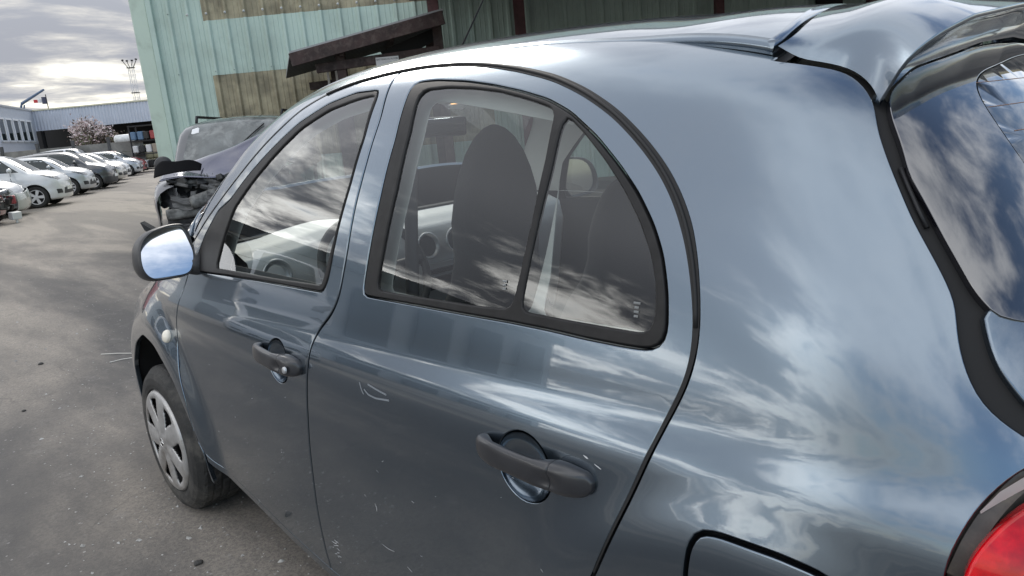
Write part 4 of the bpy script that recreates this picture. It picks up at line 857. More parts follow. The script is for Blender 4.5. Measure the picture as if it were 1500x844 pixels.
# ------------------------------------------------------------------ door mirrors
def mirror(sx, cen, nrm_h, nrm_g, outline, par):
    S = np.array([1 if sx < 0 else -1, 1, 1]); nh = Vector(nrm_h).normalized(); ex = Vector((0, 0, 1)).cross(nh).normalized(); ez = nh.cross(ex)
    if ex.x > 0: pass
    P = smooth(np.array(outline, float), .006, .004, closed=True); n = len(P); cc_ = P.mean(0)
    V = []; F = []; rows = []
    prof = [(.935, -.062), (.95, -.010), (.968, .001), (1.0, .0), (1.035, -.012), (1.045, -.03), (1.02, -.055), (.93, -.082), (.72, -.105), (.40, -.117), (.02, -.12)]
    for sc, dn in prof:
        for a, b in P: 
            q = Vector(cen)+ex*((a-cc_[0])*sc+cc_[0])+ez*((b-cc_[1])*sc+cc_[1])+nh*dn; V.append(np.array(q)*S)
    for k in range(len(prof)-1):
        for i in range(n):
            q = (k*n+i, (k+1)*n+i, (k+1)*n+(i+1) % n, k*n+(i+1) % n); F.append(q)
    mi = mesh('door_mirror', V, F, par, mat('mirror_shell', (.045, .045, .047), .38, bump=.1, bscale=380), True)
    bm = bmesh.new(); bm.from_mesh(mi.data); bmesh.ops.recalc_face_normals(bm, faces=bm.faces); bm.to_mesh(mi.data); bm.free()
    mi.data.polygons.foreach_set('use_smooth', [True]*len(mi.data.polygons))
    ng = Vector(nrm_g).normalized(); gv = []
    for a, b in P:
        q = Vector(cen)+ex*((a-cc_[0])*.93+cc_[0])+ez*((b-cc_[1])*.93+cc_[1])
        q = q-nh*(.030+(q-Vector(cen)).dot(ng)/nh.dot(ng)); gv.append(np.array(q)*S)
    gl = mesh('mirror_glass', gv, [tuple(range(n))[::1 if sx < 0 else -1]], mi, M_CHROME if sx < 0 else mat('dim_mirror', (.22, .23, .24), .06, metal=1.0))
    return mi
MOUT = [(-.0783, .0188), (-.0701, .0372), (-.0596, .0503), (-.0446, .0613), (-.0278, .0697), (-.0014, .0752), (.0247, .0784), (.0454, .0787), (.0632, .077), (.0725, .0724), (.0764, .067), (.0809, .0532), (.0829, .0398), (.0849, .0158), (.0869, -.0082), (.0839, -.0287), (.0768, -.0484), (.0692, -.0627), (.0623, -.0744), (.0497, -.0822), (.0359, -.0844), (.0101, -.0833), (-.0153, -.0821), (-.0352, -.0807), (-.0523, -.0789), (-.0633, -.0731), (-.0736, -.0652), (-.0805, -.0536), (-.0845, -.0401), (-.0855, -.0248), (-.0843, -.01), (-.0821, .0045)]
for sx in (-1, 1):
    ng = (-.18, -.92, .33) if sx < 0 else (.22, -.97, .05)
    mi = mirror(sx, (-.862, -.50, 1.03) if sx < 0 else (-.955, -.60, 1.05), (.10, -.98, .12), ng, MOUT if sx < 0 else [(a*1.25, b*1.12) for a, b in MOUT], DOORS[sx][0])
    bm = bmesh.new(); k = sx
    tube(bm, [(k*.825, -.435, .985), (k*.79, -.46, .972), (k*.755, -.49, .968)], [.030, .032, .040], 12); bmobj('mirror_arm', bm, mi, MATS['mirror_shell'], True)

# ------------------------------------------------------------------ ground
def ground_mat():
    m = bpy.data.materials.new('worn_tarmac'); m.use_nodes = True; t = m.node_tree; b = t.nodes['Principled BSDF']
    tcn = N(t, 'ShaderNodeTexCoord'); o = tcn.outputs['Object']
    sp_ = N(t, 'ShaderNodeSeparateXYZ'); t.links.new(o, sp_.inputs[0])
    mpn = N(t, 'ShaderNodeMapping'); t.links.new(o, mpn.inputs[0]); mpn.inputs['Rotation'].default_value = (0, 0, R(22)); mpn.inputs['Scale'].default_value = (1.0, .14, 1)
    a = NOISE(t, mpn.outputs[0], .55, 9, .62, .6); a2 = NOISE(t, mpn.outputs[0], 2.2, 8, .6, .3); f = NOISE(t, o, 90, 6, .72); g = NOISE(t, o, 6.0, 8, .68)
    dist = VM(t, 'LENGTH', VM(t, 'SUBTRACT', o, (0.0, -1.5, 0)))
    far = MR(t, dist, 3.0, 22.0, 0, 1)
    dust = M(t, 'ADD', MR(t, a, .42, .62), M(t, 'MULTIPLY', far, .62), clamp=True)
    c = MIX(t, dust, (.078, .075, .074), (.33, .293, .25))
    c = MIX(t, MR(t, a2, .5, .78, 0, .5), c, (.078, .077, .078))
    c = MIX(t, MR(t, g, .55, .75, 0, .6), c, (.24, .225, .21))
    c = MIX(t, MR(t, f, .40, .62, 0, .5), c, (.075, .073, .072))
    vo = N(t, 'ShaderNodeTexVoronoi'); vo.feature = 'DISTANCE_TO_EDGE'; vo.inputs['Scale'].default_value = .55
    wv = N(t, 'ShaderNodeVectorMath'); wv.operation = 'MULTIPLY_ADD'
    nzc = N(t, 'ShaderNodeTexNoise'); nzc.inputs['Scale'].default_value = 2.2; nzc.inputs['Detail'].default_value = 8; t.links.new(o, nzc.inputs[0])
    t.links.new(nzc.outputs[1], wv.inputs[0]); wv.inputs[1].default_value = (.5, .5, .5); t.links.new(o, wv.inputs[2]); t.links.new(wv.outputs[0], vo.inputs['Vector'])
    crack = M(t, 'MULTIPLY', MR(t, vo.outputs['Distance'], .006, .001), MR(t, a2, .42, .55))
    c = MIX(t, M(t, 'MULTIPLY', crack, .3), c, (.03, .03, .03))
    # grit: tiny pale chips
    v2 = N(t, 'ShaderNodeTexVoronoi'); v2.inputs['Scale'].default_value = 26; t.links.new(o, v2.inputs['Vector'])
    chip = M(t, 'MULTIPLY', MR(t, v2.outputs['Distance'], .16, .09), MR(t, NOISE(t, o, 9, 3, .6), .50, .62))
    c = MIX(t, M(t, 'MULTIPLY', chip, .75), c, (.36, .35, .34))
    t.links.new(c, b.inputs['Base Color']); b.inputs['Roughness'].default_value = .82; b.inputs['Specular IOR Level'].default_value = .35
    bn = N(t, 'ShaderNodeBump'); bn.inputs['Strength'].default_value = .55; bn.inputs['Distance'].default_value = .012
    t.links.new(M(t, 'ADD', M(t, 'MULTIPLY', f, .5), M(t, 'ADD', M(t, 'MULTIPLY', a2, .8), M(t, 'MULTIPLY', g, .6))), bn.inputs['Height']); t.links.new(bn.outputs[0], b.inputs['Normal'])
    return m
S = 900
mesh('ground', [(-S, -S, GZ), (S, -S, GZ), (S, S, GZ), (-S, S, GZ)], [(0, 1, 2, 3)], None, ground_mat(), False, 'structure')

# ------------------------------------------------------------------ the yard's cars
def skin(W_, H_, yN, yR, zc, zn, wsy, wst, rt, wb, sq=1.0, box_=False):
    """a car body as a smooth solid: half width, height, nose, tail, cowl and nose heights, windscreen foot and slope, rear slope"""
    def F(P):
        x = np.abs(P[..., 0]); y = P[..., 1]; z = P[..., 2]
        side = XP(z*1.54/H_*.97)*(W_/.845)-.015*(y+1.2)**2*(y < -1.2)-.05*np.clip(y-.1, 0, 9)**2
        if box_: side = np.where(z > .9, np.maximum(side, W_*(1-(.15 if box_ == 'mid' else .10)*(z-.9))), side)
        for yc in (0, -wb): side = side+.02*(1-sst(.36, .52, np.hypot(y-yc, z-.31)))
        side = side+.016*np.exp(-((z-zc+.20)/.035)**2)-.012*np.exp(-((z-.52)/.07)**2)
        rear = (yR+rt*np.clip(z-.85, 0, 9)+.10*x*x)-y
        roof = z-(H_-.045*(y+1.3)**2-.08*x*x)
        c, s_ = math.cos(wst), math.sin(wst); ws = (y-wsy)*s_+(z-zc)*c+.10*x*x
        top = smax(roof, ws, .14)
        hood = z-(zc-(zc-zn)*np.clip((y-wsy)/(yN-wsy), -1, 1.2)**2*1.0-.10*x*x)
        t2 = np.where(y < -.9, top, smin(top, hood, .04))
        f = smax(smax(x-side, rear, .22 if box_ is not True else .10), t2, .15 if box_ is not True else .08)
        front = y-(yN-.16*x*x-.9*np.clip(z-.62, 0, 9)**2-.10*np.clip(.42-z, 0, 1))
        f = smax(f, front, .16); return smax(f, .19-z, .05)
    return F
def alloy(name, r, spokes, m_rim, m_tyre):
    """wheel lying about +x, outer face at x=0; returns (tyre mesh, rim mesh)"""
    bm = bmesh.new(); mt = Matrix.Rotation(R(90), 4, 'Y')
    lathe(bm, [(r*.66, -.01), (r*.70, .004), (r*.86, .006), (r*.95, -.012), (r, -.035), (r, -.16), (r*.93, -.19), (r*.66, -.19)], 36, mt)
    bmesh.ops.recalc_face_normals(bm, faces=bm.faces); t = bpy.data.meshes.new('tyre'); bm.to_mesh(t); bm.free(); t.materials.append(m_tyre)
    bm = bmesh.new()
    lathe(bm, [(r*.60, -.03), (r*.62, .002), (r*.66, .004), (r*.675, -.012), (r*.66, -.12)], 36, mt)
    lathe(bm, [(r*.17, -.02), (r*.16, .004), (.0001, .008)], 20, mt)
    for k in range(spokes):
        a = 2*math.pi*k/spokes; ca, sa = math.cos(a), math.sin(a); hw0, hw1 = r*.075*8/max(6, spokes), r*.105*8/max(6, spokes)
        pts = [(r*.12, -hw0), (r*.64, -hw1), (r*.64, hw1), (r*.12, hw0)]
        prism(bm, pts, -.022, -.002, ((0, 0, 0), (0, ca, sa), (0, -sa, ca), (1, 0, 0)))
    rm = bpy.data.meshes.new('rim'); bmesh.ops.recalc_face_normals(bm, faces=bm.faces); bm.to_mesh(rm); bm.free(); rm.materials.append(m_rim)
    bm = bmesh.new(); lathe(bm, [(.0001, -.075), (r*.64, -.06)], 24, mt); dk = bpy.data.meshes.new('brake_disc'); bm.to_mesh(dk); bm.free(); dk.materials.append(M_STEEL)
    return t, rm, dk
M_ALLOY = mat('alloy_grey', (.60, .60, .61), .45, metal=.15); M_CARGL = mat('car_window', (.022, .032, .034), .04, spec=.45, var=.2, vscale=2.2)
M_LAMP = mat('headlamp_glass', (.13, .135, .14), .10, coat=1.0, var=.95, vscale=16); M_TYRE2 = mat('far_tyre', (.022, .022, .022), .8, var=.2)
M_LOW = mat('unpainted_bumper', (.03, .031, .033), .6); M_CHR = mat('bright_trim', (.7, .7, .7), .2, metal=.8)
WHEELS = {k: alloy(k, .31, n, m, M_TYRE2) for k, n, m in (('alloy5', 5, M_ALLOY), ('alloy10', 10, M_ALLOY), ('steel', 6, M_STEEL), ('alloy7', 7, M_ALLOY))}
CARGEO = {}
def build_skin(key, **kw):
    p = dict(W_=.86, H_=1.47, yN=.70, yR=-3.05, zc=.97, zn=.72, wsy=-.06, wst=R(37), rt=.46, wb=2.55, box_=False); p.update(kw)
    F = skin(**p); wb, yN, yR, H_ = p['wb'], p['yN'], p['yR'], p['H_']; ny, nth = 96, 72
    t = np.linspace(0, 1, ny); ys = yR+.012+(yN-yR-.024)*(.5-.5*np.cos(np.pi*t))*.55+(yN-yR-.024)*t*.45
    th = np.linspace(0, 2*np.pi, nth, endpoint=False); O = []; D = []
    for y in ys:
        zc_ = .55 if y > -.4 or y < yR+.3 else .72
        for a in th: O.append((0, y, zc_)); D.append((math.sin(a), 0, math.cos(a)))
    O, D = np.array(O), np.array(D); ins = F(O) < 0
    P = cast(O+D*1.6, -D, 0.0, 1.6, 60, F); bad = np.isnan(P[:, 0]); P[bad] = O[bad]
    n = grad(P, F); V = P; Fc = []
    idx = np.arange(ny*nth).reshape(ny, nth)
    for i in range(ny-1):
        for j in range(nth):
            q = (idx[i, j], idx[i, (j+1) % nth], idx[i+1, (j+1) % nth], idx[i+1, j]); c = V[list(q)].mean(0)
            if abs(c[0]) > .55 and min(math.hypot(c[1], c[2]-.31), math.hypot(c[1]+wb, c[2]-.31)) < .355: continue
            Fc.append(q)
    cnt = {}
    for q in Fc:
        for a, b in zip(q, q[1:]+q[:1]): k = (min(a, b), max(a, b)); cnt[k] = cnt.get(k, 0)+1
    for vi in set(v for k, c in cnt.items() if c == 1 for v in k):   # round off the cut wheel openings
        for yc in (0, -wb):
            dy, dz = V[vi][1]-yc, V[vi][2]-.31; r = math.hypot(dy, dz)
            if abs(V[vi][0]) > .45 and .28 < r < .43: V[vi][1] = yc+dy/r*.355; V[vi][2] = .31+dz/r*.355
    Fc.append(tuple(idx[0])[::-1]); Fc.append(tuple(idx[-1]))
    ds = (1, 0, -.2); B = p['zc']-.02; zt = H_-.085
    g = {'F': F, 'p': p, 'skin': (V, Fc, n)}
    c, s_ = math.cos(p['wst']), math.sin(p['wst']); yws = lambda z: p['wsy']-(z-p['zc'])*c/s_
    yb = -1.32 if p['box_'] is not True else -1.25; yre = lambda z: yR+p['rt']*(z-.85)+.30
    zt2 = zt-.02
    fw = [(-.8, yws(B)-.28, B), (-.8, yb+.03, B+.01), (-.75, yb-.03, zt2), (-.7, yws(zt)-.22, zt2), (-.74, yws(B+.2)-.28, B+.2)]
    rw = [(-.8, yb-.03, B+.012), (-.8, yR+.55, B+.06), (-.75, yre(B+.22)+.05, B+.24), (-.7, yre(zt)+.22, zt2-.06), (-.7, yb-.45, zt2), (-.75, yb-.09, zt2)]
    if p['box_'] is True: rw = [(-.8, yb-.10, B+.02), (-.8, yR+.35, B+.02), (-.8, yR+.40, zt2), (-.8, yb-.14, zt2)]
    g['side_window'] = [panel_data(on_body(w, ds, 0, F), [], ds, .10, 0, .004, .01, .004, F, .05) for w in (fw, rw)]
    h = np.array([(-W2, y, z) for W2, y, z in ((.62*p['W_']/.86, p['wsy']-.06, p['zc']), (.60, yws(p['zc']+.2)-.02, p['zc']+.2), (.52, yws(zt)-.04, zt), (.3, yws(zt)-.1, zt+.02), (0, yws(zt)-.12, zt+.03))])
    lo = np.array([(0, p['wsy']+.10, p['zc']), (-.35, p['wsy']+.07, p['zc'])])
    lp = np.vstack([h, (h*np.array([-1, 1, 1]))[::-1][1:], lo[::-1]*np.array([-1, 1, 1]), lo[:0:-1][:1]*1.0 if False else lo[1:]])
    g['windscreen'] = panel_data(on_body(lp, (0, -.75, -.65), 0, F), [], (0, -.75, -.65), .10, 0, .004, .01, .005, F, .05)
    zn = p['zn']
    hl = [(-.80, yN-.46, zn+.06), (-.72, yN-.34, zn+.05), (-.5, yN-.12, zn-.02), (-.46, yN-.06, zn-.09), (-.62, yN-.12, zn-.12), (-.78, yN-.30, zn-.04)]
    dh = (.55, -1, -.35); g['headlight'] = panel_data(on_body(hl, dh, 0, F), [], dh, .06, 0, .004, .012, .006, F, .03)
    gr = [(-.42, yN, .50), (.42, yN, .50), (.48, yN, .33), (-.48, yN, .33)]; g['grille'] = panel_data(on_body(gr, (0, -1, 0), 0, F), [], (0, -1, 0), .08, 0, .003, .01, .004, F, .05)
    fg = [(-.76, yN-.2, .47), (-.58, yN-.08, .47), (-.56, yN-.06, .36), (-.74, yN-.2, .34)]; g['fog_lamp'] = panel_data(on_body(fg, dh, 0, F), [], dh, .08, 0, .003, .01, .005, F, .04)
    sk = [(-.85, -.42, .30), (-.85, -wb+.42, .30), (-.85, -wb+.42, .21), (-.85, -.42, .21)]; g['sill_cover'] = panel_data(on_body(sk, (1, 0, 0), 0, F), [], (1, 0, 0), .12, 0, .002, .01, .004, F, .06)
    CARGEO[key] = g; return g
def lowbumper(g):
    p = g['p']; yN = p['yN']; F = g['F']
    lp = [(-.84, yN-.36, .46), (-.6, yN-.1, .44), (0, yN, .43), (.6, yN-.1, .44), (.84, yN-.36, .46), (.84, yN-.42, .24), (.6, yN-.1, .22), (0, yN, .22), (-.6, yN-.1, .22), (-.84, yN-.42, .24)]
    return panel_data(on_body(lp, (0, -1, 0), 0, F), [], (0, -1, 0), .08, 0, .003, .01, .006, F, .05)
def parked(key, label, pm, loc, rz_, name='parked_car', wheels='alloy5', cat='car', group='cars parked in a row', extras=True, low=False, roofm=None):
    g = CARGEO[key]; p = g['p']; t = thing(name, label, cat, loc, rz_, group); V, Fc, n = g['skin']
    if 'me' not in g:
        g['me'] = {}
        def mk(nm, geo, sx=-1):
            v, f, nn = geo
            if sx > 0: v = v*np.array([-1, 1, 1]); nn = nn*np.array([-1, 1, 1]); f = [tuple(q)[::-1] for q in f]
            me = bpy.data.meshes.new(nm); me.from_pydata([tuple(map(float, a)) for a in v], [], [tuple(map(int, q)) for q in f]); me.update()
            me.polygons.foreach_set('use_smooth', [True]*len(me.polygons)); me.normals_split_custom_set_from_vertices([tuple(map(float, a)) for a in nn]); me.materials.append(None); g['me'].setdefault(nm, []).append(me)
        mk('body', (V, Fc, n)); mk('windscreen', g['windscreen']); mk('grille', g['grille'])
        for sx in (-1, 1):
            for w in g['side_window']: mk('side_window', w, sx)
            for k in ('headlight', 'fog_lamp', 'sill_cover'): mk(k, g[k], sx)
        mk('lower_bumper', lowbumper(g))
    def put(nm, me, m):
        o = link(nm, me, t); o.material_slots[0].link = 'OBJECT'; o.material_slots[0].material = m; return o
    mm = {'body': pm, 'windscreen': M_CARGL, 'side_window': M_CARGL, 'headlight': M_LAMP, 'grille': M_LOW, 'fog_lamp': M_LOW, 'sill_cover': M_LOW}
    for nm, lst in g['me'].items():
        if nm == 'lower_bumper' and not low: continue
        for me in lst: put(nm, me, mm.get(nm, M_LOW))
    ty, rm, dk = WHEELS[wheels]
    for sx in (-1, 1):
        for y in (0, -p['wb']):
            w = link('wheel', None, t); w.location = (sx*(p['W_']-.035), y, .31); w.empty_display_size = .1
            if sx < 0: w.rotation_euler = (0, 0, math.pi)
            for nm, me in (('tyre', ty), ('rim', rm), ('brake_disc', dk)): link(nm, me, w)
        # mirror and door seams
        mb = bmesh.new(); bmesh.ops.create_icosphere(mb, subdivisions=2, radius=1, matrix=Matrix.Translation((sx*(p['W_']+.085), p['wsy']-.42, p['zc']+.045)) @ Matrix.Diagonal((.105, .062, .070, 1)))
        bmobj('wing_mirror', mb, t, pm, True)
        F = g['F']; yb = -1.32 if p['box_'] is not True else -1.25
        for pts in ([(-.85, -.52, p['zc']-.03), (-.85, -.50, .6), (-.85, -.46, .26)], [(-.85, yb, p['zc']-.02), (-.86, yb, .6), (-.85, yb+.03, .26)], [(-.85, yb-.95, p['zc']), (-.86, yb-.92, .72), (-.85, yb-.66, .30)]):
            q = on_body(smooth(np.array(pts), .05, .05), (1, 0, 0), .001, F); tq = np.array([0, .006, 0]); S_ = np.array([1 if sx < 0 else -1, 1, 1]); k = len(q)
            mesh('door_seam', np.vstack([q+tq, q-tq])*S_, [(i, i+1, k+i+1, k+i) for i in range(k-1)], t, M_BLACK)
        for yy in (yb+.13, yb-.80):
            q = on_body([[-.85, yy, p['zc']-.15]], (1, 0, 0), .012, F)[0]; hb = bmesh.new(); box(hb, (q[0]*(1 if sx < 0 else -1), q[1], q[2]), (.03, .17, .028), bev=.008); bmobj('door_handle', hb, t, pm, True)
    wb_ = bmesh.new(); box(wb_, (0, -p['wb']/2, .40), (1.1, p['wb']+.7, .30)); bmobj('underbody', wb_, t, M_BLACK)
    F = g['F']; q = on_body([[0, p['yN'], .58]], (0, -1, 0), .004, F)[0]; bb = bmesh.new(); box(bb, (0, q[1], q[2]-.10), (.50, .012, .11), bev=.002); pl = bmobj('number_plate', bb, t, mat('plate_white', (.75, .75, .72), .5))
    return t
build_skin('hatch'); build_skin('crossover', H_=1.58, zc=1.06, zn=.86, yN=.70, wst=R(40), W_=.89, rt=.36, wb=2.6, yR=-3.15)
build_skin('city', H_=1.46, zc=1.0, zn=.78, yN=.66, wsy=-.04, wst=R(40), W_=.85, rt=.5, wb=2.45, yR=-2.85)
build_skin('van', H_=1.82, zc=1.12, zn=.88, yN=.72, wsy=-.10, wst=R(46), W_=.88, rt=.06, wb=2.75, yR=-3.35, box_=True)
PW = lambda n, c, **k: paint(n, c, **dict(dict(metal=0.0, rough=.35, dusty=.35), **k))
P_SIL = PW('silver_paint', (.42, .44, .47), metal=.5); P_WHT = PW('white_paint', (.62, .63, .64)); P_DGR = PW('dark_grey_paint', (.045, .048, .055), metal=.4)
P_ICE = PW('pale_silver_paint', (.40, .425, .445), metal=.4); P_BEI = PW('beige_paint', (.46, .44, .40), metal=.4); P_RED = PW('red_paint', (.30, .02, .03)); P_BLK = PW('black_paint', (.02, .021, .024), metal=.2)
RH = R(180)-R(118)-R(90)                                      # cars' heading: noses towards the lane
def row_car(key, label, pm, wx, wy, head=116.0, **kw):
    """wx, wy: where the near front tyre stands"""
    a = R(head); f = np.array([math.sin(a), math.cos(a)]); rt_ = np.array([f[1], -f[0]]); hw = CARGEO[key]['p']['W_']-.06
    o = np.array([wx, wy])-rt_*hw
    return parked(key, label, pm, (o[0], o[1], GZ), -a, **kw)
c1 = row_car('hatch', 'silver hatchback with a loose front bumper and black steel wheels', P_SIL, 1.25, 19.2, wheels='steel')
c2 = row_car('crossover', 'white crossover with silver wheels between the silver hatchback and a dark hatchback', P_WHT, 2.88, 21.72, wheels='alloy5')
c3 = row_car('hatch', 'dark grey hatchback mostly hidden behind the white crossover bonnet', P_DGR, 2.95, 24.4, wheels='alloy7')
c4 = row_car('city', 'pale silver city car with ten-spoke wheels, rounded nose, in front of the dark crossover', P_ICE, 4.77, 26.43, wheels='alloy10')
c5 = row_car('crossover', 'dark grey crossover with an unpainted black lower bumper in the row', P_DGR, 6.23, 29.23, wheels='alloy5', low=True)
c6 = row_car('hatch', 'beige silver hatchback whose nose shows just beyond the dark crossover', P_BEI, 7.6, 32.7, wheels='alloy7')
c7 = row_car('hatch', 'white hatchback with dark headlamps between the beige and the silver hatchbacks', P_WHT, 8.9, 36.6, wheels='alloy7')
c8 = row_car('city', 'silver hatchback with a full bright five-spoke front wheel, last but one in the row', P_SIL, 10.89, 41.1, wheels='alloy5')
c9 = row_car('hatch', 'red hatchback at the far end of the row, its nose beyond the silver one', P_RED, 12.1, 44.4, wheels='alloy7')
# loose bumper of the nearest silver car: drooping, with a black gap above the wheel
g = CARGEO['hatch']; yN = .70
lb = [(-.86, yN-.42, .60), (-.74, yN-.30, .66), (-.5, yN-.10, .64), (.2, yN, .60), (.7, yN-.3, .62), (.7, yN-.3, .20), (.2, yN, .20), (-.5, yN-.08, .20), (-.74, yN-.28, .20), (-.80, yN-.40, .24)]
o = panel('loose_bumper', PW('faded_green_grey_bumper', (.42, .45, .43), metal=.2), c1, -1, panel_data(on_body(lb, (.35, -1, 0), 0, g['F']), [], (.35, -1, 0), .06, 0, .004, .02, .03, g['F'], .04))
o['label'] = 'greenish grey bumper cover hanging loose at its corner'; o.location = (.0, .07, -.03); o.rotation_euler = (0, R(2.5), R(3))
lb2 = [(-.86, yN-.46, .62), (-.84, yN-.40, .72), (-.70, yN-.27, .70), (-.72, yN-.30, .62)]
panel('torn_gap', M_BLACK, c1, -1, panel_data(on_body(lb2, (.8, -.6, 0), 0, g['F']), [], (.8, -.6, 0), .06, 0, .002, .004, .003, g['F'], .04))
# wrecked red car at the very left
build_skin('wreck', yN=.48, zn=.70)
c0 = row_car('wreck', 'wrecked red car with its front bumper torn off, cut by the left edge', P_RED, .50, 16.6, head=118, wheels='steel')
bm = bmesh.new()
for k in range(16):
    x = random.uniform(-.7, .7); box(bm, (x, .42+random.uniform(0, .14), random.uniform(.3, .62)), (random.uniform(.06, .3), random.uniform(.03, .10), random.uniform(.04, .14)), rot=Matrix.Rotation(random.uniform(-.5, .5), 3, 'X') @ rz(random.uniform(-.4, .4)), bev=.01)
o = bmobj('crushed_front', bm, c0, mat('crushed_black', (.025, .022, .022), .55)); o['kind'] = 'stuff'
bm = bmesh.new(); box(bm, (-.62, .36, .66), (.34, .26, .12), rot=rz(.5) @ Matrix.Rotation(.25, 3, 'X'), bev=.04, seg=3); bmobj('hanging_headlight', bm, c0, M_LAMP, True)
bm = bmesh.new(); box(bm, (-.66, .50, .50), (.14, .18, .20), rot=rz(.4), bev=.03, seg=2); bmobj('broken_wing', bm, c0, P_RED, True)
bm = bmesh.new(); box(bm, (0, 0, .16), (.22, .16, .17), rot=rz(.4) @ Matrix.Rotation(.1, 3, 'X'), bev=.02, seg=2); box(bm, (.01, -.02, .05), (.05, .05, .12), bev=.01)
o = bmobj('washer_bottle', bm, None, mat('milky_plastic', (.68, .68, .66), .45)); o.location = (1.55, 17.15, GZ); tag(o, 'milky white plastic bottle hanging down before the wrecked red car', 'car part')

# ------------------------------------------------------------------ yard frame: depth, right, height from the near car's tail, square to the green hall
HV = np.array([math.sin(HEAD), math.cos(HEAD)]); RV = np.array([HV[1], -HV[0]])
def Y(D, r, z=0.0): p = CAMP[:2]+HV*D+RV*r; return Vector((p[0], p[1], z))
YROT = Matrix(((RV[0], HV[0], 0), (RV[1], HV[1], 0), (0, 0, 1)))   # local x = right, y = away, z = up
def ybox(bm, D, r, z, s, rot=None, bev=0.0):
    box(bm, Y(D, r, z), s, rot=YROT @ rot if rot is not None else YROT, bev=bev)
DARKER = .72
M_GREEN = mat('pale_green_cladding', (.43, .54, .485), .5, spec=.4, var=.06, vscale=1.5, dirt=(.30, .37, .32), dscale=1.2, damt=.4)
M_GTRIM = mat('green_corner_trim', (.47, .57, .49), .45, spec=.4, dirt=(.26, .31, .26), dscale=2, damt=.4)
M_FIB = mat('yellowed_fibreglass', (.30, .27, .185), .5, spec=.4, var=.3, vscale=2.2, dirt=(.12, .105, .07), dscale=1.6, damt=.7)
M_REDP = mat('oxide_red_steel', (.095, .040, .042), .6, var=.3, vscale=5)
M_WOOD = mat('weathered_brown_board', (.036, .020, .019), .7, var=.4, vscale=5, dirt=(.15, .125, .11), dscale=9, damt=.35)
M_SHEET = mat('dark_roof_sheet', (.055, .056, .058), .55, var=.2, vscale=3)
M_GALV = mat('grey_sheet_edge', (.30, .31, .32), .5)
hall = thing('industrial_hall', 'pale green corrugated steel hall with yellowed translucent strips behind the wrecked car', 'building', Y(15, 0, GZ), 0)
def wall_sheet(name, r0, r1, z0, z1, m, D=15.0, pitch=.356, parent=hall, dz=0.0, rib=.045, phase=0.0):
    """trapezoidal sheet facing the yard"""
    xs = [r0]; k = math.floor((r0-phase)/pitch)*pitch+phase
    prof = []
    x = k
    while x < r1+pitch:
        for dx, h in ((0, 0), (.030, rib), (.075, rib), (.105, 0), (.185, 0), (.192, .007), (.207, .007), (.214, 0), (.275, 0), (.282, .007), (.297, .007), (.304, 0)): prof.append((x+dx, h))
        x += pitch
    prof = [(a, h) for a, h in prof if r0 < a < r1]; prof = [(r0, 0)]+prof+[(r1, 0)]
    V = []; 
    for z in (z0, z1): V += [Y(D-dz-h, a, z) for a, h in prof]
    n = len(prof); F = [(i, i+1, n+i+1, n+i) for i in range(n-1)]
    o = mesh(name, V, F, None, m); o.parent = parent; o.matrix_parent_inverse = Matrix.Translation(-Vector(parent.location)); return o
def hp(o, parent=hall): o.parent = parent; o.matrix_parent_inverse = Matrix.Translation(-Vector(parent.location)); return o
PH = -4.62
cuts = [-6.30, -5.37]+[-5.37+1.068*k for k in range(1, 20)]
for a, b in zip(cuts[:-1], cuts[1:]):
    if a < -5.4:
        wall_sheet('cladding_sheet', a, b, GZ, 7.0, M_GREEN, phase=PH)
    else:
        wall_sheet('cladding_sheet', a, b, 2.60, 3.60, M_GREEN, phase=PH, dz=.004)
        wall_sheet('translucent_sheet', a, b, 3.57, 5.4, M_FIB, phase=PH)
        wall_sheet('cladding_sheet', a, b, 5.38, 7.0, M_GREEN, phase=PH, dz=.004)
        if b < .5: wall_sheet('translucent_sheet', a, b, .9, 2.63, M_FIB, phase=PH)
        else: wall_sheet('cladding_sheet', a, b, .9, 2.63, M_GREEN, phase=PH)
        wall_sheet('cladding_sheet', a, b, GZ, .93, M_GREEN, phase=PH, dz=.004)
# corner trim and the end wall behind it
bm = bmesh.new(); ybox(bm, 15.0, -6.53, 3.5, (.30, .12, 7.1), bev=.01); hp(bmobj('corner_trim', bm, None, M_GTRIM))
bm = bmesh.new(); ybox(bm, 14.97, -6.325, 3.5, (.10, .09, 7.1), bev=.004); hp(bmobj('corner_trim', bm, None, M_GREEN))
bm = bmesh.new(); ybox(bm, 23, -6.60, 3.5, (.06, 16, 7.1)); hp(bmobj('end_wall', bm, None, M_GTRIM))
bm = bmesh.new(); ybox(bm, 23, 4.5, 7.1, (22.4, 16.6, .12)); hp(bmobj('roof', bm, None, M_SHEET))
# washers along the strip, rivets on the plain sheets
bw = bmesh.new(); mtw = lambda p: Matrix.Translation(p) @ Vector((-HV[0], -HV[1], 0)).to_track_quat('Z', 'Y').to_matrix().to_4x4()
M_WASH = mat('galvanised_washer', (.62, .63, .62), .45, metal=.3); M_RIV = mat('dull_rivet', (.22, .27, .26), .5, metal=.3)
def stud(name, r, z, rad, m):
    b_ = bmesh.new(); lathe(b_, [(rad, 0), (rad*.9, .008), (rad*.4, .012), (rad*.4, .024), (.0001, .025)], 12, mtw(Y(15-.046, r, z))); hp(bmobj(name, b_, None, m, True))
for k in range(-3, 14): stud('fixing_washer', PH+.356*k+.052, 3.73-.006*(k+3), .024, M_WASH)
for r in (PH+.356*-4+.052, PH+.356*-5+.052):
    for z in (3.77, 2.67, 1.6): stud('fixing_rivet', r, z, .012, M_RIV)
for k in range(-2, 4): stud('fixing_rivet', PH+.356*k+.052, 2.67, .011, M_RIV)
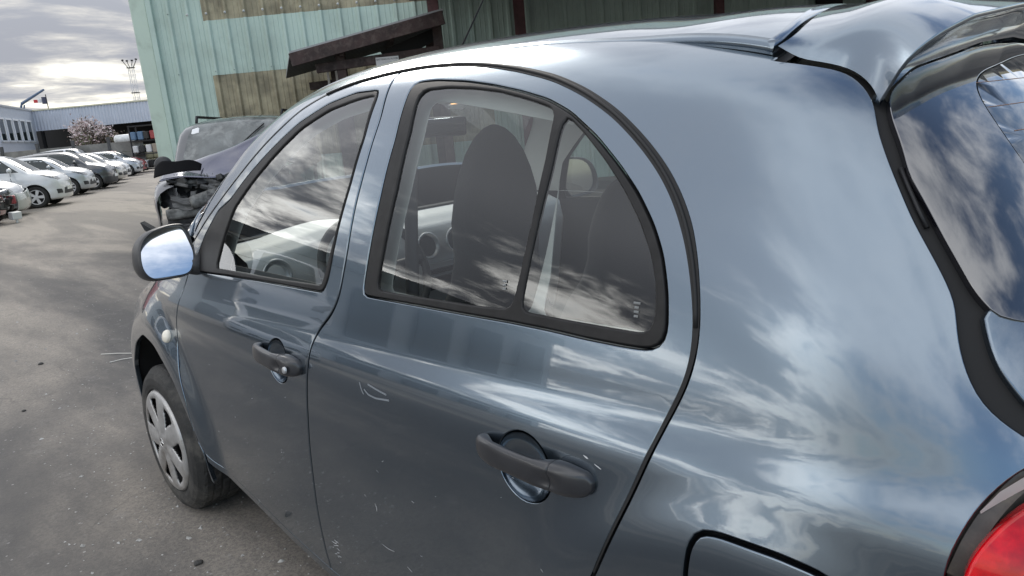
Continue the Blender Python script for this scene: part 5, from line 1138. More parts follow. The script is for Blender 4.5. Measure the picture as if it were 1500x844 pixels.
# canopy on red posts that shades the right half of the wall
can = thing('canopy_roof', 'deep dark canopy on oxide red posts along the right part of the green hall', 'canopy', Y(12.6, 4, GZ))
bm = bmesh.new(); ybox(bm, 11.4, 7.35, 3.52, (17.2, 7.1, .10), rot=Matrix.Rotation(R(5.5), 3, 'X')); hp(bmobj('roof_deck', bm, None, M_SHEET), can)
for D in (14.55, 8.3):
    bm = bmesh.new(); ybox(bm, D, 7.1, 3.66 if D > 12 else 3.08, (17.0, .10, .20)); hp(bmobj('beam', bm, None, M_REDP), can)
for r in (-.98, .60, 4.33, 7.2, 11.5):
    bm = bmesh.new(); ybox(bm, 14.62, r, 1.9, (.20 if r < 4 else .15, .18, 3.85)); hp(bmobj('post', bm, None, M_REDP), can)
for r in (9.2, 14.2):
    bm = bmesh.new(); ybox(bm, 8.3, r, 1.5, (.16, .16, 3.0)); hp(bmobj('post', bm, None, M_REDP), can)
bm = bmesh.new(); ybox(bm, 14.86, 6.5, 1.62, (.5, .06, 3.3)); hp(bmobj('doorway', bm, None, M_BLACK))
# low shelter with a single pitch roof
she = thing('lean_to_shelter', 'low brown shelter with a sloping dark sheet roof and board edge before the green hall', 'shelter', Y(13, -2, GZ))
def quad_slab(name, pts, th, m, par, corr=0):
    pts = [Vector(p) for p in pts]
    if not corr:
        bm = bmesh.new(); A = [bm.verts.new(p) for p in pts]; B = [bm.verts.new(p-Vector((0, 0, th))) for p in pts]; fs = [bm.faces.new(A), bm.faces.new(B[::-1])]+[bm.faces.new((A[i], B[i], B[(i+1) % 4], A[(i+1) % 4])) for i in range(4)]; bmesh.ops.recalc_face_normals(bm, faces=fs)
        return hp(bmobj(name, bm, None, m), par)
    V = []; n = corr*4
    for j in (0, 1):
        for i in range(n+1):
            u = i/n; a = pts[0].lerp(pts[3], u); b = pts[1].lerp(pts[2], u); p = a.lerp(b, j); V.append(p-Vector((0, 0, th+(.022 if i % 4 in (1, 2) else 0))))
    return hp(mesh(name, V, [(i, i+1, n+2+i, n+1+i) for i in range(n)], None, m), par)
NL, NR_, FR, FL = Y(12.0, -3.07, 2.60), Y(12.0, -.66, 3.02), Y(14.6, -1.10, 2.93), Y(14.6, -3.87, 2.44)
quad_slab('roof_sheet', [NL, NR_, FR, FL], .03, M_GALV, she); quad_slab('roof_underside', [NL, NR_, FR, FL], .035, M_SHEET, she, 16)
def board(name, a, b, h, t, m, par, drop=0.0):
    a, b = Vector(a), Vector(b); d_ = (b-a); L = d_.length; x = d_/L; y = Vector((0, 0, 1)).cross(x).normalized(); z = x.cross(y)
    bm = bmesh.new(); box(bm, (a+b)/2-Vector((0, 0, drop)), (L, t, h), rot=Matrix((x, y, z)).transposed(), bev=.006); return hp(bmobj(name, bm, None, m), par)
board('fascia_board', NL+Vector((0, 0, -.13)), NR_+Vector((0, 0, -.13)), .20, .045, M_WOOD, she)
board('cross_beam', Y(12.25, -2.75, 2.33), Y(12.25, -.78, 2.44), .14, .08, M_WOOD, she); board('cross_beam', Y(14.4, -3.4, 2.20), Y(14.4, -1.0, 2.28), .14, .08, M_WOOD, she)
for D, r, h in ((12.3, -.80, 2.9), (12.3, -2.36, 2.6), (14.4, -1.1, 2.8), (14.4, -2.9, 2.5)):
    bm = bmesh.new(); ybox(bm, D, r, h/2, (.14, .14, h)); hp(bmobj('post', bm, None, M_WOOD), she)
board('rafter', Y(12.1, -2.3, 2.55), Y(14.5, -2.8, 2.48), .16, .07, M_WOOD, she); board('rafter', Y(12.1, -1.5, 2.70), Y(14.5, -1.9, 2.64), .16, .07, M_WOOD, she)
bm = bmesh.new(); prism(bm, [(0, 0), (.95, .30), (.95, .12), (.12, -.22)], 0, .05, (Y(12.45, -1.75, 2.52), Vector((RV[0], RV[1], 0)), (0, 0, 1), Vector((HV[0], HV[1], 0)))); hp(bmobj('gusset_board', bm, None, M_BLACK), she)
for r in (-2.72, -2.58, -2.44):
    bm = bmesh.new(); ybox(bm, 12.9, r, 2.22+(r+2.7)*.2, (.035, .03, .24)); hp(bmobj('hanging_strap', bm, None, mat('pale_strap', (.5, .48, .46), .7)), she)
sg = thing('paper_notice', 'small white paper notice on the brown cross beam of the shelter', 'notice', Y(12.2, -1.62, 2.26))
FACEY = Matrix(((RV[0], 0, -HV[0]), (RV[1], 0, -HV[1]), (0, 1, 0)))
bm = bmesh.new(); ybox(bm, 12.195, -1.62, 2.30, (.36, .006, .22)); hp(bmobj('sheet', bm, None, mat('notice_paper', (.60, .60, .61), .6)), sg)
M_INK = mat('notice_ink', (.06, .06, .07), .7)
for s_, sz, z in (('BATTERIES AU PLOMB', .034, .105), ('- - - - - - - - -', .030, .065), ('- - - - - -', .030, .03)):
    t_ = text_obj('printed_line', s_, sz, Vector((-HV[0]*.011, -HV[1]*.011, z)), FACEY, M_INK, sg)

# ------------------------------------------------------------------ wrecked grey car, front end open
suv = thing('wrecked_estate_car', 'wrecked grey estate car facing the camera, bonnet buckled and front end torn open', 'wrecked car', Y(10.25, -3.62, GZ), 0)
SF = skin(W_=.93, H_=1.74, yN=.98, yR=-3.4, zc=1.10, zn=1.0, wsy=-.10, wst=R(58), rt=.3, wb=2.6, box_='mid')
sa = math.atan2(-HV[0], -HV[1])                               # it looks back along the yard axis, a touch to the left
suv.rotation_euler = (0, 0, -(sa)+R(7))
P_WRK = paint('dusty_grey_paint', (.11, .113, .118), metal=.5, rough=.4, dusty=.45); P_BLU = paint('bonnet_blue_grey', (.075, .08, .125), metal=.6, rough=.18, dusty=.25)
M_ENG = mat('grimy_metal', (.13, .13, .125), .55, metal=.4, var=.5, vscale=14, dirt=(.05, .05, .05), dscale=8, damt=.7); M_PLA = mat('grimy_black_plastic', (.028, .028, .030), .5, var=.4, vscale=10)
def skin_shell(name, F, y0, y1, m, par, ny=70, nth=64, keep=None, cz=.75):
    ys = np.linspace(y0, y1, ny); th = np.linspace(0, 2*np.pi, nth, endpoint=False)
    O = np.array([(0, y, cz) for y in ys for _ in th]); D = np.array([(math.sin(a), 0, math.cos(a)) for _ in ys for a in th])
    P = cast(O+D*1.7, -D, 0, 1.7, 70, F); b_ = np.isnan(P[:, 0]); P[b_] = O[b_]; n = grad(P, F); idx = np.arange(ny*nth).reshape(ny, nth); Fc = []
    for i in range(ny-1):
        for j in range(nth):
            q = (idx[i, j], idx[i, (j+1) % nth], idx[i+1, (j+1) % nth], idx[i+1, j]); c = P[list(q)].mean(0)
            if keep is None or keep(c): Fc.append(q)
    return mesh(name, P, Fc, par, m, True, None, n)
wl = lambda c: not (abs(c[0]) > .6 and min(math.hypot(c[1], c[2]-.33), math.hypot(c[1]+2.6, c[2]-.33)) < .37)
skin_shell('body', SF, -3.35, -.14, P_WRK, suv, keep=lambda c: wl(c) and c[2] > .22)
P_DENT = paint('dented_wing_paint', (.17, .17, .18), metal=.4, rough=.4, dusty=.4)
skin_shell('front_wing', SF, -.13, .80, P_DENT, suv, 30, 80, keep=lambda c: wl(c) and c[0] > .60 and .26 < c[2] < 1.04)
skin_shell('front_wing', SF, -.13, .55, P_WRK, suv, 24, 64, keep=lambda c: wl(c) and c[0] < -.66 and .3 < c[2] < 1.0)
ds = (1, 0, -.2)
def sp(nm, pts, d_, m, off=.006, par=suv, sp_=.08): return panel(nm, m, par, -1, panel_data(on_body(pts, d_, 0, SF), [], d_, sp_, 0, .003, .01, off, SF, .04))
wsp = sp('windscreen', [(-.70, -.20, 1.12), (-.62, -.52, 1.40), (-.55, -.68, 1.56), (0, -.78, 1.62), (.55, -.68, 1.56), (.62, -.52, 1.40), (.70, -.20, 1.12), (.3, -.04, 1.10), (-.3, -.04, 1.10)], (0, -.75, -.65), mat('dusty_windscreen', (.12, .13, .13), .10, spec=.6, var=.4, vscale=2.5, dirt=(.34, .35, .34), dscale=3.5, damt=.6))
for sx in (-1, 1):
    w = on_body([(-.8, -.55, 1.12), (-.8, -1.3, 1.12), (-.75, -1.35, 1.56), (-.7, -.95, 1.56)], ds, 0, SF); panel('side_window', M_CARGL, suv, sx, panel_data(w, [], ds, .1, 0, .003, .01, .005, SF, .05))
    for y in (0, -2.6):
        w = link('wheel', None, suv); w.location = (sx*.87, y, .33)
        if sx < 0: w.rotation_euler = (0, 0, math.pi)
        for nm, me in zip(('tyre', 'rim', 'brake_disc'), WHEELS['alloy5']): link(nm, me, w)
    bm = bmesh.new(); tube(bm, [(sx*.60, -.95, 1.66), (sx*.61, -1.05, 1.745), (sx*.61, -2.6, 1.74), (sx*.60, -2.75, 1.68)], .020, 8); bmobj('roof_rail', bm, suv, M_STEEL, True)
    bm = bmesh.new(); bmesh.ops.create_icosphere(bm, subdivisions=3, radius=1, matrix=Matrix.Translation((sx*.965, -.30, 1.13)) @ Matrix.Diagonal((.12, .085, .115, 1))); tube(bm, [(sx*.85, -.30, 1.07), (sx*.93, -.30, 1.08)], .035, 8); bmobj('wing_mirror', bm, suv, M_PLA, True)
sp('screen_sticker', [(.56, -.60, 1.49), (.46, -.62, 1.50), (.46, -.54, 1.43), (.57, -.52, 1.43)], (0, -.75, -.65), M_WHITE, .012)
bm = bmesh.new(); lathe(bm, [(.035, 0), (.03, .01), (.0001, .012)], 12, Matrix.Translation((-.05, -.60, 1.54)) @ Matrix.Rotation(R(-40), 4, 'X')); bmobj('rain_sensor', bm, suv, M_PLA)
q = on_body([(-.15, -.30, 1.30), (-.28, -.42, 1.38), (-.42, -.55, 1.47)], (0, -.75, -.65), .03, SF); bm = bmesh.new(); tube(bm, q, .010, 6); bmobj('wiper', bm, suv, M_STEEL)
# buckled bonnet: creased sheet standing up, its left corner curled
def bon(u, v):
    x = -.74+1.48*u; y = -.10+.88*v
    z = 1.10+.40*math.exp(-((v-.50)/.32)**2)*(.18+.82*(1-u)**1.1)+.05*math.sin(5*u+3*v)*v-.10*v*v-.10*u*(v)
    z += .05*abs(((u*2.2+v*1.3) % 1)-.5)*v
    if u > .72: z += .0
    y -= .30*v*(1-u)*.4+.05*math.sin(7*u)*v
    return (x, y, z)
bo = grid_mesh('buckled_bonnet', bon, 34, 22, suv, P_BLU, True); md = bo.modifiers.new('thickness', 'SOLIDIFY'); md.thickness = .012
def curl(u, v):
    x = .82-.58*u; return (x, .66+.14*math.sin(math.pi*u)-.10*v, 1.00+.05*math.sin(2.2*u)+(.18-.05*u)*v*math.sin(math.pi*(.12+.80*u))**.5+.02*math.sin(9*u)*v)
ln = grid_mesh('bonnet_lining', curl, 20, 8, suv, mat('lining_black', (.009, .009, .010), .9, spec=.1), True); md = ln.modifiers.new('thickness', 'SOLIDIFY'); md.thickness = .008
rc = random.Random(11)
bm = bmesh.new()
for k in range(110):
    x = rc.uniform(-.62, .58); z = rc.uniform(.36, .94); y = .62+.22*rc.random()-.12*abs(x)+.08*(1-z)
    box(bm, (x, y, z), (rc.uniform(.03, .20), rc.uniform(.03, .12), rc.uniform(.015, .09)), rot=Matrix.Rotation(rc.uniform(-.6, .6), 3, 'X') @ Matrix.Rotation(rc.uniform(-.4, .4), 3, 'Y') @ rz(rc.uniform(-.6, .6)), bev=.006)
o = bmobj('engine_clutter', bm, suv, mat('engine_mix', (.045, .045, .045), .5, metal=.2, var=.9, vscale=9, dirt=(.15, .15, .145), dscale=6, damt=.7)); o['kind'] = 'stuff'
bm = bmesh.new(); tube(bm, [(.48, .62, .78), (.30, .52, 1.05)], .012, 6); bmobj('bonnet_stay', bm, suv, M_STEEL)
# engine bay
bm = bmesh.new(); box(bm, (0, .20, .66), (1.40, .80, .60)); bmobj('engine_bay', bm, suv, M_BLACK)
def slab(nm, c, s, m, rot=(0, 0, 0), bev=.02): bm = bmesh.new(); box(bm, c, s, rot=Matrix.Rotation(rot[0], 3, 'X') @ Matrix.Rotation(rot[1], 3, 'Y') @ rz(rot[2]), bev=bev, seg=2); return bmobj(nm, bm, suv, m, True)
def blob(nm, secs, m, n=22, e=.6): return lump(nm, secs, m, suv, n, e)
def crumple(nm, p00, p10, p11, p01, amp, m, seed, n=14):
    rg_ = np.random.default_rng(seed); c = [np.array(x, float) for x in (p00, p10, p11, p01)]; nn = np.cross(c[1]-c[0], c[3]-c[0]); nn /= np.linalg.norm(nn)
    ks = [(rg_.uniform(1, 7, 2), rg_.uniform(0, 6.28), rg_.uniform(.3, 1)) for _ in range(7)]
    def fn(u, v):
        p = c[0]*(1-u)*(1-v)+c[1]*u*(1-v)+c[2]*u*v+c[3]*(1-u)*v; h = sum(w*abs(math.sin(k[0]*u*1.3+k[1]*v*1.3+f)) for k, f, w in ks)/3-.5
        return p+nn*amp*h+np.array([0, 0, amp*.4*math.sin(9*u+seed)])
    o = grid_mesh(nm, fn, n, n, suv, m, False); md = o.modifiers.new('thickness', 'SOLIDIFY'); md.thickness = .008; return o
M_CRZ = mat('crazed_lamp_glass', (.13, .13, .135), .28, coat=.5, var=.3, vscale=9); M_GRY = mat('torn_grey_plastic', (.07, .07, .07), .5, var=.35, vscale=8, dirt=(.07, .07, .07), dscale=7, damt=.6)
crumple('headlight_housing', (.88, .34, .62), (.56, .80, .58), (.52, .76, .86), (.86, .28, .92), .05, M_CRZ, 3); crumple('headlight_housing', (-.56, .80, .60), (-.88, .34, .64), (-.86, .28, .90), (-.52, .76, .84), .05, M_CRZ, 4)
crumple('torn_grille_surround', (.60, .84, .60), (.10, .92, .56), (.08, .84, .72), (.62, .78, .74), .05, M_GRY, 8); crumple('torn_grille_surround', (.16, .90, .66), (-.50, .92, .66), (-.5, .72, .90), (.14, .74, .88), .07, M_GRY, 9)
crumple('torn_undertray', (.78, .86, .30), (-.3, .95, .30), (-.3, .80, .46), (.70, .72, .46), .06, M_PLA, 12); crumple('torn_undertray', (.3, .93, .44), (-.6, .95, .40), (-.6, .85, .58), (.3, .85, .56), .07, M_GRY, 14)
crumple('bent_slam_panel', (.56, .58, .90), (-.55, .66, .92), (-.55, .40, 1.0), (.60, .36, .99), .05, M_PLA, 21)
slab('slam_panel', (0, .66, .92), (1.15, .12, .06), M_ENG, (.1, .04, 0)); slab('battery_cover', (.30, .42, .93), (.34, .26, .12), M_PLA, (.15, .1, .1))
slab('air_box', (-.25, .45, .95), (.42, .30, .14), M_ENG, (.2, -.1, -.1), .04)
for k in range(13): slab('intake_fin', (.16+.034*k, .66-.006*k, .935+.002*k), (.008, .22, .05), M_ENG, (.35, .35, .1), .002)
slab('bumper_bar', (.1, .80, .56), (1.2, .09, .14), M_ENG, (.1, .05, .06), .03); slab('radiator', (-.05, .66, .55), (.90, .05, .34), M_PLA, (.05, 0, 0), .01)
for k in range(14): slab('radiator_fin', (.10+.030*k, .735, .44), (.006, .02, .13), M_ENG, (0, 0, 0), .001)
slab('crumple_box', (.18, .83, .70), (.42, .16, .16), M_ENG, (.2, .3, .2), .04); slab('torn_bracket', (-.1, .88, .72), (.24, .05, .10), M_ENG, (.1, -.3, .3), .01)
slab('torn_bracket', (.60, .70, .48), (.06, .10, .34), M_PLA, (.1, .1, .2), .01); slab('torn_bracket', (-.35, .85, .62), (.2, .08, .2), M_PLA, (.3, .2, .4), .02)
slab('blue_tank', (-.02, .86, .42), (.16, .08, .13), mat('washer_blue', (.05, .08, .22), .35), (.1, .2, .1), .03)
bm = bmesh.new(); prism(bm, [(-.95, .00), (-.60, -.10), (.50, -.10), (.86, -.06), (1.08, .12), (1.05, .02), (.80, -.20), (.4, -.24), (-.5, -.24), (-.90, -.18)], 0, .16, ((-.10, .80, .37), (1, 0, 0), (0, .1, 1), (0, 1, 0))); bmobj('torn_bumper', bm, suv, M_PLA)
for k in range(8):
    a = random.uniform(-.6, .6); pts = [(a, .66+random.uniform(0, .1), random.uniform(.5, .9))]
    for _ in range(3): pts.append((pts[-1][0]+random.uniform(-.15, .15), min(.9, pts[-1][1]+random.uniform(-.03, .08)), pts[-1][2]+random.uniform(-.12, .08)))
    bm = bmesh.new(); tube(bm, pts, .011, 6); bmobj('hose', bm, suv, M_PLA if k % 3 else M_ENG, True)

# ------------------------------------------------------------------ far side of the yard
M_WSH = mat('white_blue_cladding', (.52, .55, .62), .5, var=.06, vscale=1); M_OFF = mat('light_grey_render', (.50, .52, .56), .7, var=.06); M_CONC = mat('raw_concrete', (.20, .195, .18), .85, var=.3, vscale=1.2, dirt=(.11, .11, .10), dscale=.8, damt=.7)
shed = thing('open_shed', 'long open shed with pale blue-white ribbed fascia at the far end of the yard', 'building', Y(64, -28, GZ))
def far_sheet(name, D0, r0, D1, r1, z0, z1, m, pitch, par, depth=.05):
    L = math.hypot(D1-D0, r1-r0); n = int(L/pitch); V = []
    a = np.array([D0, r0]); dv = (np.array([D1, r1])-a)/L; nv = np.array([-dv[1], dv[0]]); nv = nv if nv[0] < 0 else -nv
    for z in (z0, z1):
        for i in range(n*4+1):
            p = a+dv*(i*pitch/4)+nv*(depth if i % 4 in (1, 2) else 0); V.append(Y(p[0], p[1], z))
    k = n*4+1; return hp(mesh(name, V, [(i, i+1, k+i+1, k+i) for i in range(k-1)], None, m), par)
r = -35.9
while r < -16: far_sheet('fascia_sheet', 60, r, 60, r+1.0, 3.43, 4.95, M_WSH, .25, shed); r += 1.0
bm = bmesh.new(); ybox(bm, 60, -26, 5.0, (20, .2, .10)); hp(bmobj('ridge_flashing', bm, None, mat('pale_yellow_edge', (.55, .53, .40), .6)), shed)
bm = bmesh.new(); ybox(bm, 68, -26, 5.02, (34, 16, .08)); hp(bmobj('roof_deck', bm, None, M_SHEET), shed)
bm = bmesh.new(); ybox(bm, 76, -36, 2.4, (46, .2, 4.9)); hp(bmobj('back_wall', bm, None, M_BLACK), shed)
for rr_ in (-35.6, -30.5, -25.5, -20.5):
    bm = bmesh.new(); ybox(bm, 60.4, rr_, 1.7, (.2, .2, 3.45)); hp(bmobj('post', bm, None, M_STEEL), shed)
off_ = thing('office_building', 'light grey flat-roofed office block with narrow windows at the left edge', 'building', Y(54, -38, GZ))
# its long side runs from the near corner to the shed
A0, A1 = np.array([49.0, -31.9]), np.array([60.0, -35.85])
def wallpt(t, z, o_=0.0):
    p = A0+(A1-A0)*t; dv = (A1-A0)/np.linalg.norm(A1-A0); nv = np.array([-dv[1], dv[0]]); nv = nv if nv[1] > 0 else -nv; p = p+nv*o_; return Y(p[0], p[1], z)
def wbox(nm, t0, t1, z0, z1, o0, o1, m):
    bm = bmesh.new(); vs = [bm.verts.new(wallpt(t, z, o)) for t in (t0, t1) for z in (z0, z1) for o in (o0, o1)]
    for f in ((0, 1, 3, 2), (4, 6, 7, 5), (0, 4, 5, 1), (2, 3, 7, 6), (0, 2, 6, 4), (1, 5, 7, 3)): bm.faces.new([vs[i] for i in f])
    bmesh.ops.recalc_face_normals(bm, faces=bm.faces); return hp(bmobj(nm, bm, None, m), off_)
wbox('long_wall', 0, 1, GZ, 4.95, -9, 0, M_OFF); wbox('roof_edge', -.005, 1, 4.95, 5.08, -9.05, .06, mat('roof_edge_grey', (.38, .39, .40), .6))
wbox('window_band', .10, .95, 2.65, 2.72, 0, .10, M_OFF)
for k in range(5):
    t0 = .12+.165*k; o = wbox('window', t0, t0+.105, 2.72, 4.1, -.05, .015, M_CARGL); wbox('window_frame', t0-.012, t0+.117, 4.1, 4.22, 0, .07, M_WHITE); wbox('window_frame', t0-.012, t0+.117, 2.6, 2.72, 0, .09, M_WHITE)
    for tt in (t0-.012, t0+.105): wbox('window_frame', tt, tt+.012, 2.7, 4.12, 0, .05, M_WHITE)
far_sheet('gable_sheet', 49, -31.9, 49.0, -40.5, GZ, 5.0, M_WSH, .3, off_)
# concrete fence in front
fen = thing('concrete_fence', 'weathered concrete panel fence with dark posts behind the parked row', 'fence', Y(47, -30, GZ))
fr = [-41+2.15*k for k in range(9)]
for k, r in enumerate(fr):
    bm = bmesh.new(); ybox(bm, 46.5+.05*k, r, 1.12, (.16, .14, 2.25)); hp(bmobj('fence_post', bm, None, M_SHEET), fen)
    for j in range(3):
        bm = bmesh.new(); ybox(bm, 46.5+.05*k, r+1.075, .36+.62*j, (2.0, .06, .60), bev=.01); hp(bmobj('fence_panel', bm, None, M_CONC), fen)
# low grassy bank, tank, rack of salvaged parts
bk = thing('stone_bank', 'low mossy stone bank under the open shed', 'wall', Y(56, -22.5, GZ))
for k in range(22):
    for j in range(3):
        bm = bmesh.new(); ybox(bm, 56+random.uniform(-.05, .05), -28+.56*k+(.28 if j % 2 else 0), .38+.52*j, (.55, .6, .50), rot=rz(random.uniform(-.05, .05)), bev=.06); hp(bmobj('stone', bm, None, mat('mossy_stone', (.21, .20, .13), .9, var=.4, vscale=3)), bk)
tk = thing('storage_tank', 'white cylindrical tank lying on a dark steel frame by the shed', 'tank', Y(50, -24.3, GZ))
bm = bmesh.new(); lathe(bm, [(.0001, -.62), (.22, -.60), (.29, -.52), (.29, .52), (.22, .60), (.0001, .62)], 24, Matrix.Translation(Y(50, -24.3, 2.1)) @ (YROT @ Matrix.Rotation(R(90), 3, 'Y')).to_4x4()); hp(bmobj('tank_shell', bm, None, mat('tank_white', (.68, .68, .67), .35, var=.15), True), tk)
for dr in (-.45, .45):
    bm = bmesh.new(); ybox(bm, 50, -24.3+dr, .9, (.10, .5, 1.8)); hp(bmobj('frame_leg', bm, None, M_STEEL), tk)
bm = bmesh.new(); ybox(bm, 50, -24.3, 1.70, (1.2, .5, .18)); hp(bmobj('cradle', bm, None, M_STEEL), tk)
rk = thing('parts_rack', 'steel rack of salvaged blue red and white car parts beside the hall corner', 'rack', Y(47, -21.5, GZ))
for r in (-22.3, -20.7):
    for D in (46.6, 47.5):
        bm = bmesh.new(); ybox(bm, D, r, 1.4, (.07, .07, 2.8)); hp(bmobj('upright', bm, None, M_STEEL), rk)
for z in (.15, 1.05, 1.85, 2.75):
    bm = bmesh.new(); ybox(bm, 47.05, -21.5, z, (1.7, 1.0, .06)); hp(bmobj('shelf', bm, None, M_STEEL), rk)
PC = [mat('part_blue', (.10, .17, .27), .4), mat('part_red', (.30, .05, .05), .5), mat('part_white', (.6, .6, .6), .4), mat('part_black', (.02, .02, .02), .5), mat('part_tan', (.28, .24, .19), .7)]
for z, row in ((2.16, (0, 0, 3, 1)), (1.36, (2, 3, 2, 4)), (.45, (3, 2, 3, 3))):
    for k, ci in enumerate(row):
        bm = bmesh.new(); ybox(bm, 46.9, -22.1+.40*k, z, (.34, .7, random.uniform(.42, .58)), rot=rz(random.uniform(-.12, .12)), bev=.05); o = bmobj('salvaged_part', bm, None, PC[ci])
        tag(o, ['blue', 'red', 'white', 'black', 'tan'][ci]+' salvaged part, '+('leftmost', 'second from the left', 'third from the left', 'rightmost')[k]+' on the '+{2.16: 'top', 1.36: 'middle', .45: 'bottom'}[z]+' rack shelf', 'car part', 'salvaged parts on the rack')
# vans: one behind the row, one parked out to the left of the near car
row_car('van', 'white van with large side glass standing behind the red car', P_WHT, 10.6, 46.6, head=120, name='white_van', wheels='steel', cat='van', group=None)
parked('van', 'white van parked on the left, seen only mirrored in the front side window', P_WHT, (-4.6, 6.6, GZ), R(-160), name='white_van', wheels='steel', cat='van', group=None)
# the workshop across the lane, mirrored in the side windows
ws_ = thing('workshop_building', 'long white workshop with dark roof edge across the lane, mirrored in the car windows', 'building', (-16, 20, GZ))
def seg(nm, a, b, z0, z1, th, m, par, out=0.0):
    a, b = np.array(a), np.array(b); L = np.linalg.norm(b-a); x = (b-a)/L; bm = bmesh.new(); c = (a+b)/2; box(bm, (c[0], c[1], (z0+z1)/2), (L, th, z1-z0), rot=rz(math.atan2(x[1], x[0]))); o = bmobj(nm, bm, None, m); o.parent = par; o.matrix_parent_inverse = Matrix.Translation(-Vector(par.location)); return o
WA, WB = (-5.5, 23.0), (-33.0, 23.5)
seg('wall', WA, WB, GZ, 3.4, .3, mat('workshop_white', (.58, .59, .60), .7, var=.08, vscale=.6), ws_); seg('roof_edge', (-5.2, 22.7), (-33.3, 23.2), 3.4, 4.1, 1.0, M_SHEET, ws_)
for k in range(6):
    x0 = -8-4.2*k; seg('roller_door', (x0, 22.83), (x0-2.6, 22.88), GZ, 2.6, .08, mat('door_grey', (.12, .125, .135), .6), ws_)

# mast, crane boom, flag, magnolia
ma = thing('lattice_mast', 'slim steel lattice mast with lamps on top behind the far shed', 'mast', Y(110, -50.6, GZ))
for dx in (-.35, .35):
    for dy in (-.35, .35):
        bm = bmesh.new(); tube(bm, [Y(110+dy, -50.6+dx, 0), Y(110+dy*.8, -50.6+dx*.8, 13.0)], .035, 5); hp(bmobj('leg', bm, None, M_ALLOY), ma)
for k in range(9):
    z = 1+1.35*k
    for a, b in (((-.33, -.33), (.33, -.33)), ((.33, -.33), (.33, .33)), ((-.33, .33), (.33, .33)), ((-.33, -.33), (-.33, .33))):
        bm = bmesh.new(); tube(bm, [Y(110+a[1], -50.6+a[0], z), Y(110+b[1], -50.6+b[0], z+1.3)], .018, 4); hp(bmobj('brace', bm, None, M_ALLOY), ma)
for z in (6.0, 9.2, 12.6): bm = bmesh.new(); ybox(bm, 110, -50.6, z, (.9, .9, .09)); hp(bmobj('platform', bm, None, M_STEEL), ma)
for dx in (-.95, -.35, .35, .95): bm = bmesh.new(); ybox(bm, 110, -50.6+dx, 13.5+.2*abs(dx), (.24, .22, .2), rot=Matrix.Rotation(.3*dx, 3, 'Y')); tube(bm, [Y(110, -50.6+dx*.4, 12.6), Y(110, -50.6+dx, 13.4+.2*abs(dx))], .05, 5); hp(bmobj('flood_lamp', bm, None, M_STEEL), ma)
crn = thing('crane_arm', 'blue-grey folding crane arm rising behind the office roof', 'crane', Y(90, -55.4, GZ))
M_CRN = mat('crane_blue_grey', (.10, .15, .24), .5)
for nm, a, b, rr_ in (('boom', (-54.7, 7.7), (-51.8, 9.05), .17), ('link_arm', (-55.3, 6.2), (-54.7, 7.7), .16), ('link_arm', (-54.9, 6.2), (-54.4, 7.55), .12), ('column', (-55.1, GZ), (-55.1, 6.4), .3)):
    bm = bmesh.new(); tube(bm, [Y(90, a[0], a[1]), Y(90, b[0], b[1])], [rr_, rr_*.7], 6); hp(bmobj(nm, bm, None, M_CRN), crn)
fl = thing('tricolour_flag', 'tricolour flag of red white and dark blue cloth above the shed roof', 'flag', Y(90, -52.5, GZ))
for nm, r0, r1, z0, z1, c in (('red_stripe', -53.25, -52.75, 7.65, 8.02, (.55, .06, .07)), ('white_stripe', -52.75, -52.25, 7.62, 8.05, (.8, .8, .8)), ('blue_stripe', -52.25, -51.75, 7.45, 8.25, (.10, .105, .15))):
    hp(grid_mesh(nm, lambda u, v, r0=r0, r1=r1, z0=z0, z1=z1: Y(90+.12*math.sin(u*5+r0), r0+(r1-r0)*u, z0+(z1-z0)*v-.1*u*math.sin(3*v)), 6, 4, None, mat(nm+'_cloth', c, .9)), fl)
bm = bmesh.new(); tube(bm, [Y(90, -51.75, 0), Y(90, -51.75, 8.5)], .05, 6); hp(bmobj('pole', bm, None, M_STEEL), fl)
def tree(label, base, h, w, nleaf, leaf_m, bark, size, seed):
    rg = random.Random(seed); t = thing('magnolia_tree', label, 'tree', base); bm = bmesh.new(); tips = []
    def limb(p, d_, L, r, n):
        q = p+d_*L; tube(bm, [p, p.lerp(q, .5)+Vector((rg.uniform(-.06, .06), rg.uniform(-.06, .06), 0)), q], [r, r*.8, r*.55], 6)
        if n == 0: tips.append(q); return
        for _ in range(rg.choice((3, 3, 4))):
            dd = (d_+Vector((rg.uniform(-.8, .8), rg.uniform(-.8, .8), rg.uniform(-.1, .6)))).normalized(); limb(q, dd, L*rg.uniform(.55, .8), r*.55, n-1)
        tips.append(q)
    for k in range(4): limb(Vector((rg.uniform(-.2, .2), rg.uniform(-.2, .2), 0)), Vector((rg.uniform(-.45, .45), rg.uniform(-.45, .45), 1)).normalized(), h*.33, .09, 3)
    hi = max(v.co.z for v in bm.verts); sc = h/hi
    for v in bm.verts: v.co *= sc
    bmobj('trunk', bm, t, bark)
    V = []; F = []; MI = []
    for k in range(nleaf):
        c = rg.choice(tips)*sc; c = Vector((c.x*w, c.y*w, c.z))+Vector((rg.gauss(0, .22), rg.gauss(0, .22), rg.gauss(0, .18))); s_ = size*rg.uniform(.6, 1.4)
        a = Vector((rg.gauss(0, 1), rg.gauss(0, 1), rg.gauss(0, 1))).normalized(); b_ = a.orthogonal().normalized(); cc3 = a.cross(b_); i = len(V)
        V += [c+a*s_, c+b_*s_*.6, c-a*s_, c-b_*s_*.6+cc3*s_*.3]; F += [(i, i+1, i+2), (i, i+2, i+3)]; mi_ = rg.choice((0, 0, 0, 1, 1, 2)); MI += [mi_, mi_]
    o = mesh('crown', V, F, t); o['kind'] = 'stuff'
    for m in leaf_m: o.data.materials.append(m)
    o.data.polygons.foreach_set('material_index', MI); return t
M_BARK = mat('grey_bark', (.09, .075, .06), .9)
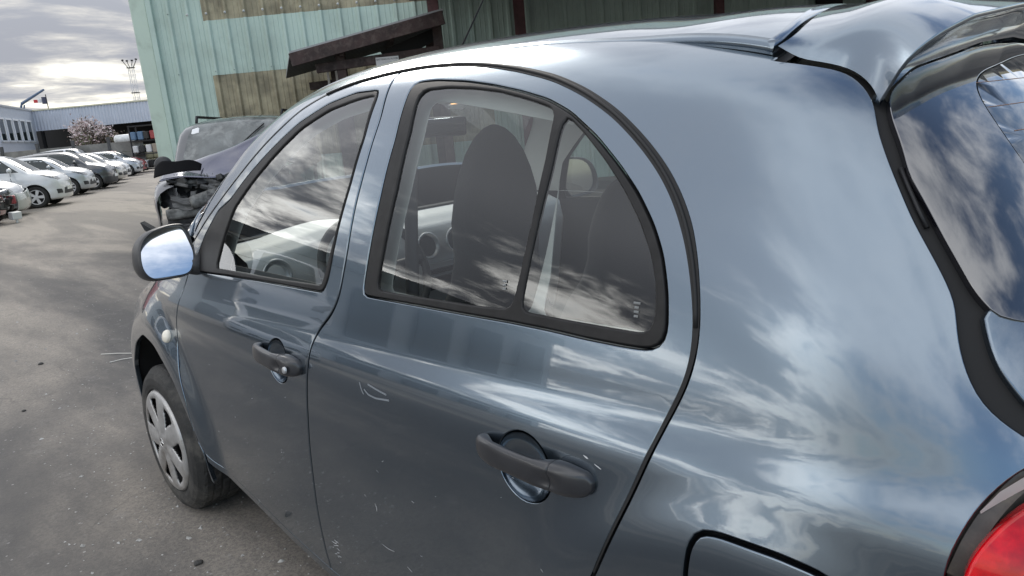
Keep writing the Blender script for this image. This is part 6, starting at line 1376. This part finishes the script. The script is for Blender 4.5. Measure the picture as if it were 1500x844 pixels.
BLO = [mat('pink_blossom', (.50, .39, .38), .8), mat('pale_blossom', (.64, .57, .55), .8), mat('dark_twig_leaf', (.16, .12, .09), .9)]
tree('pink flowering magnolia tree in bloom in front of the shed', Y(52, -27.9, GZ), 3.6, .82, 2300, BLO, M_BARK, .085, 4)
tree('smaller bushy magnolia with fewer blossoms right of the tall one', Y(51, -26.0, GZ), 2.7, 1.1, 1500, [BLO[2], mat('dull_green_leaf', (.10, .11, .05), .9), BLO[0]], M_BARK, .075, 9)

# ------------------------------------------------------------------ grit, chips and straw on the ground
def on_ground(r_, d_): return Y(d_, r_, GZ)
M_STICK = mat('pale_straw', (.62, .60, .55), .7)
for (a, b), lb in ((((-.42, 2.73), (-.27, 2.53)), 'long pale straw lying on the tarmac beside the front wheel arch'), (((-.44, 2.45), (-.30, 2.41)), 'short pale straw nearest the front wheel arch on the tarmac')):
    bm = bmesh.new(); tube(bm, [(a[0], a[1], GZ+.004), ((a[0]+b[0])/2, (a[1]+b[1])/2+.006, GZ+.006), (b[0], b[1], GZ+.004)], .0030, 6); tag(bmobj('straw', bm, None, M_STICK), lb, 'straw')
for (x, y), s_, lb in (((-.96, -.50), .012, 'small dark lump of debris on the tarmac below the front door sill'), ((-.76, 2.89), .013, 'small black stone on the open tarmac, farther one'), ((-1.04, 1.88), .009, 'tiny black stone on the open tarmac, nearer one')):
    bm = bmesh.new(); bmesh.ops.create_icosphere(bm, subdivisions=2, radius=s_)
    for v in bm.verts: v.co = Vector((v.co.x*1.3, v.co.y, v.co.z*.6))*(1+.3*math.sin(v.co.x*190+v.co.y*140))
    o = bmobj('stone', bm, None, mat('dark_stone', (.05, .048, .045), .8)); o.location = (x, y, GZ+s_*.45); tag(o, lb, 'stone')
rg = random.Random(3)
V = []; F = []
for k in range(2600):
    D = 1.8+rg.random()**1.6*14; r = -D*.70+rg.random()*D*.62; p = on_ground(r, D); s_ = rg.uniform(.0015, .005)*(2.2 if rg.random() < .06 else 1); i = len(V)
    for a in range(5):
        an = a*1.257+rg.random(); V.append(p+Vector((math.cos(an)*s_*rg.uniform(.6, 1.5), math.sin(an)*s_*rg.uniform(.6, 1.5), .0006)))
    V.append(p+Vector((rg.uniform(-.3, .3)*s_, rg.uniform(-.3, .3)*s_, s_*.8)))
    F += [(i+a, i+(a+1) % 5, i+5) for a in range(5)]
o = mesh('grit', V, F, None, mat('pale_grit', (.38, .37, .35), .9, var=.4, vscale=40)); o['kind'] = 'stuff'
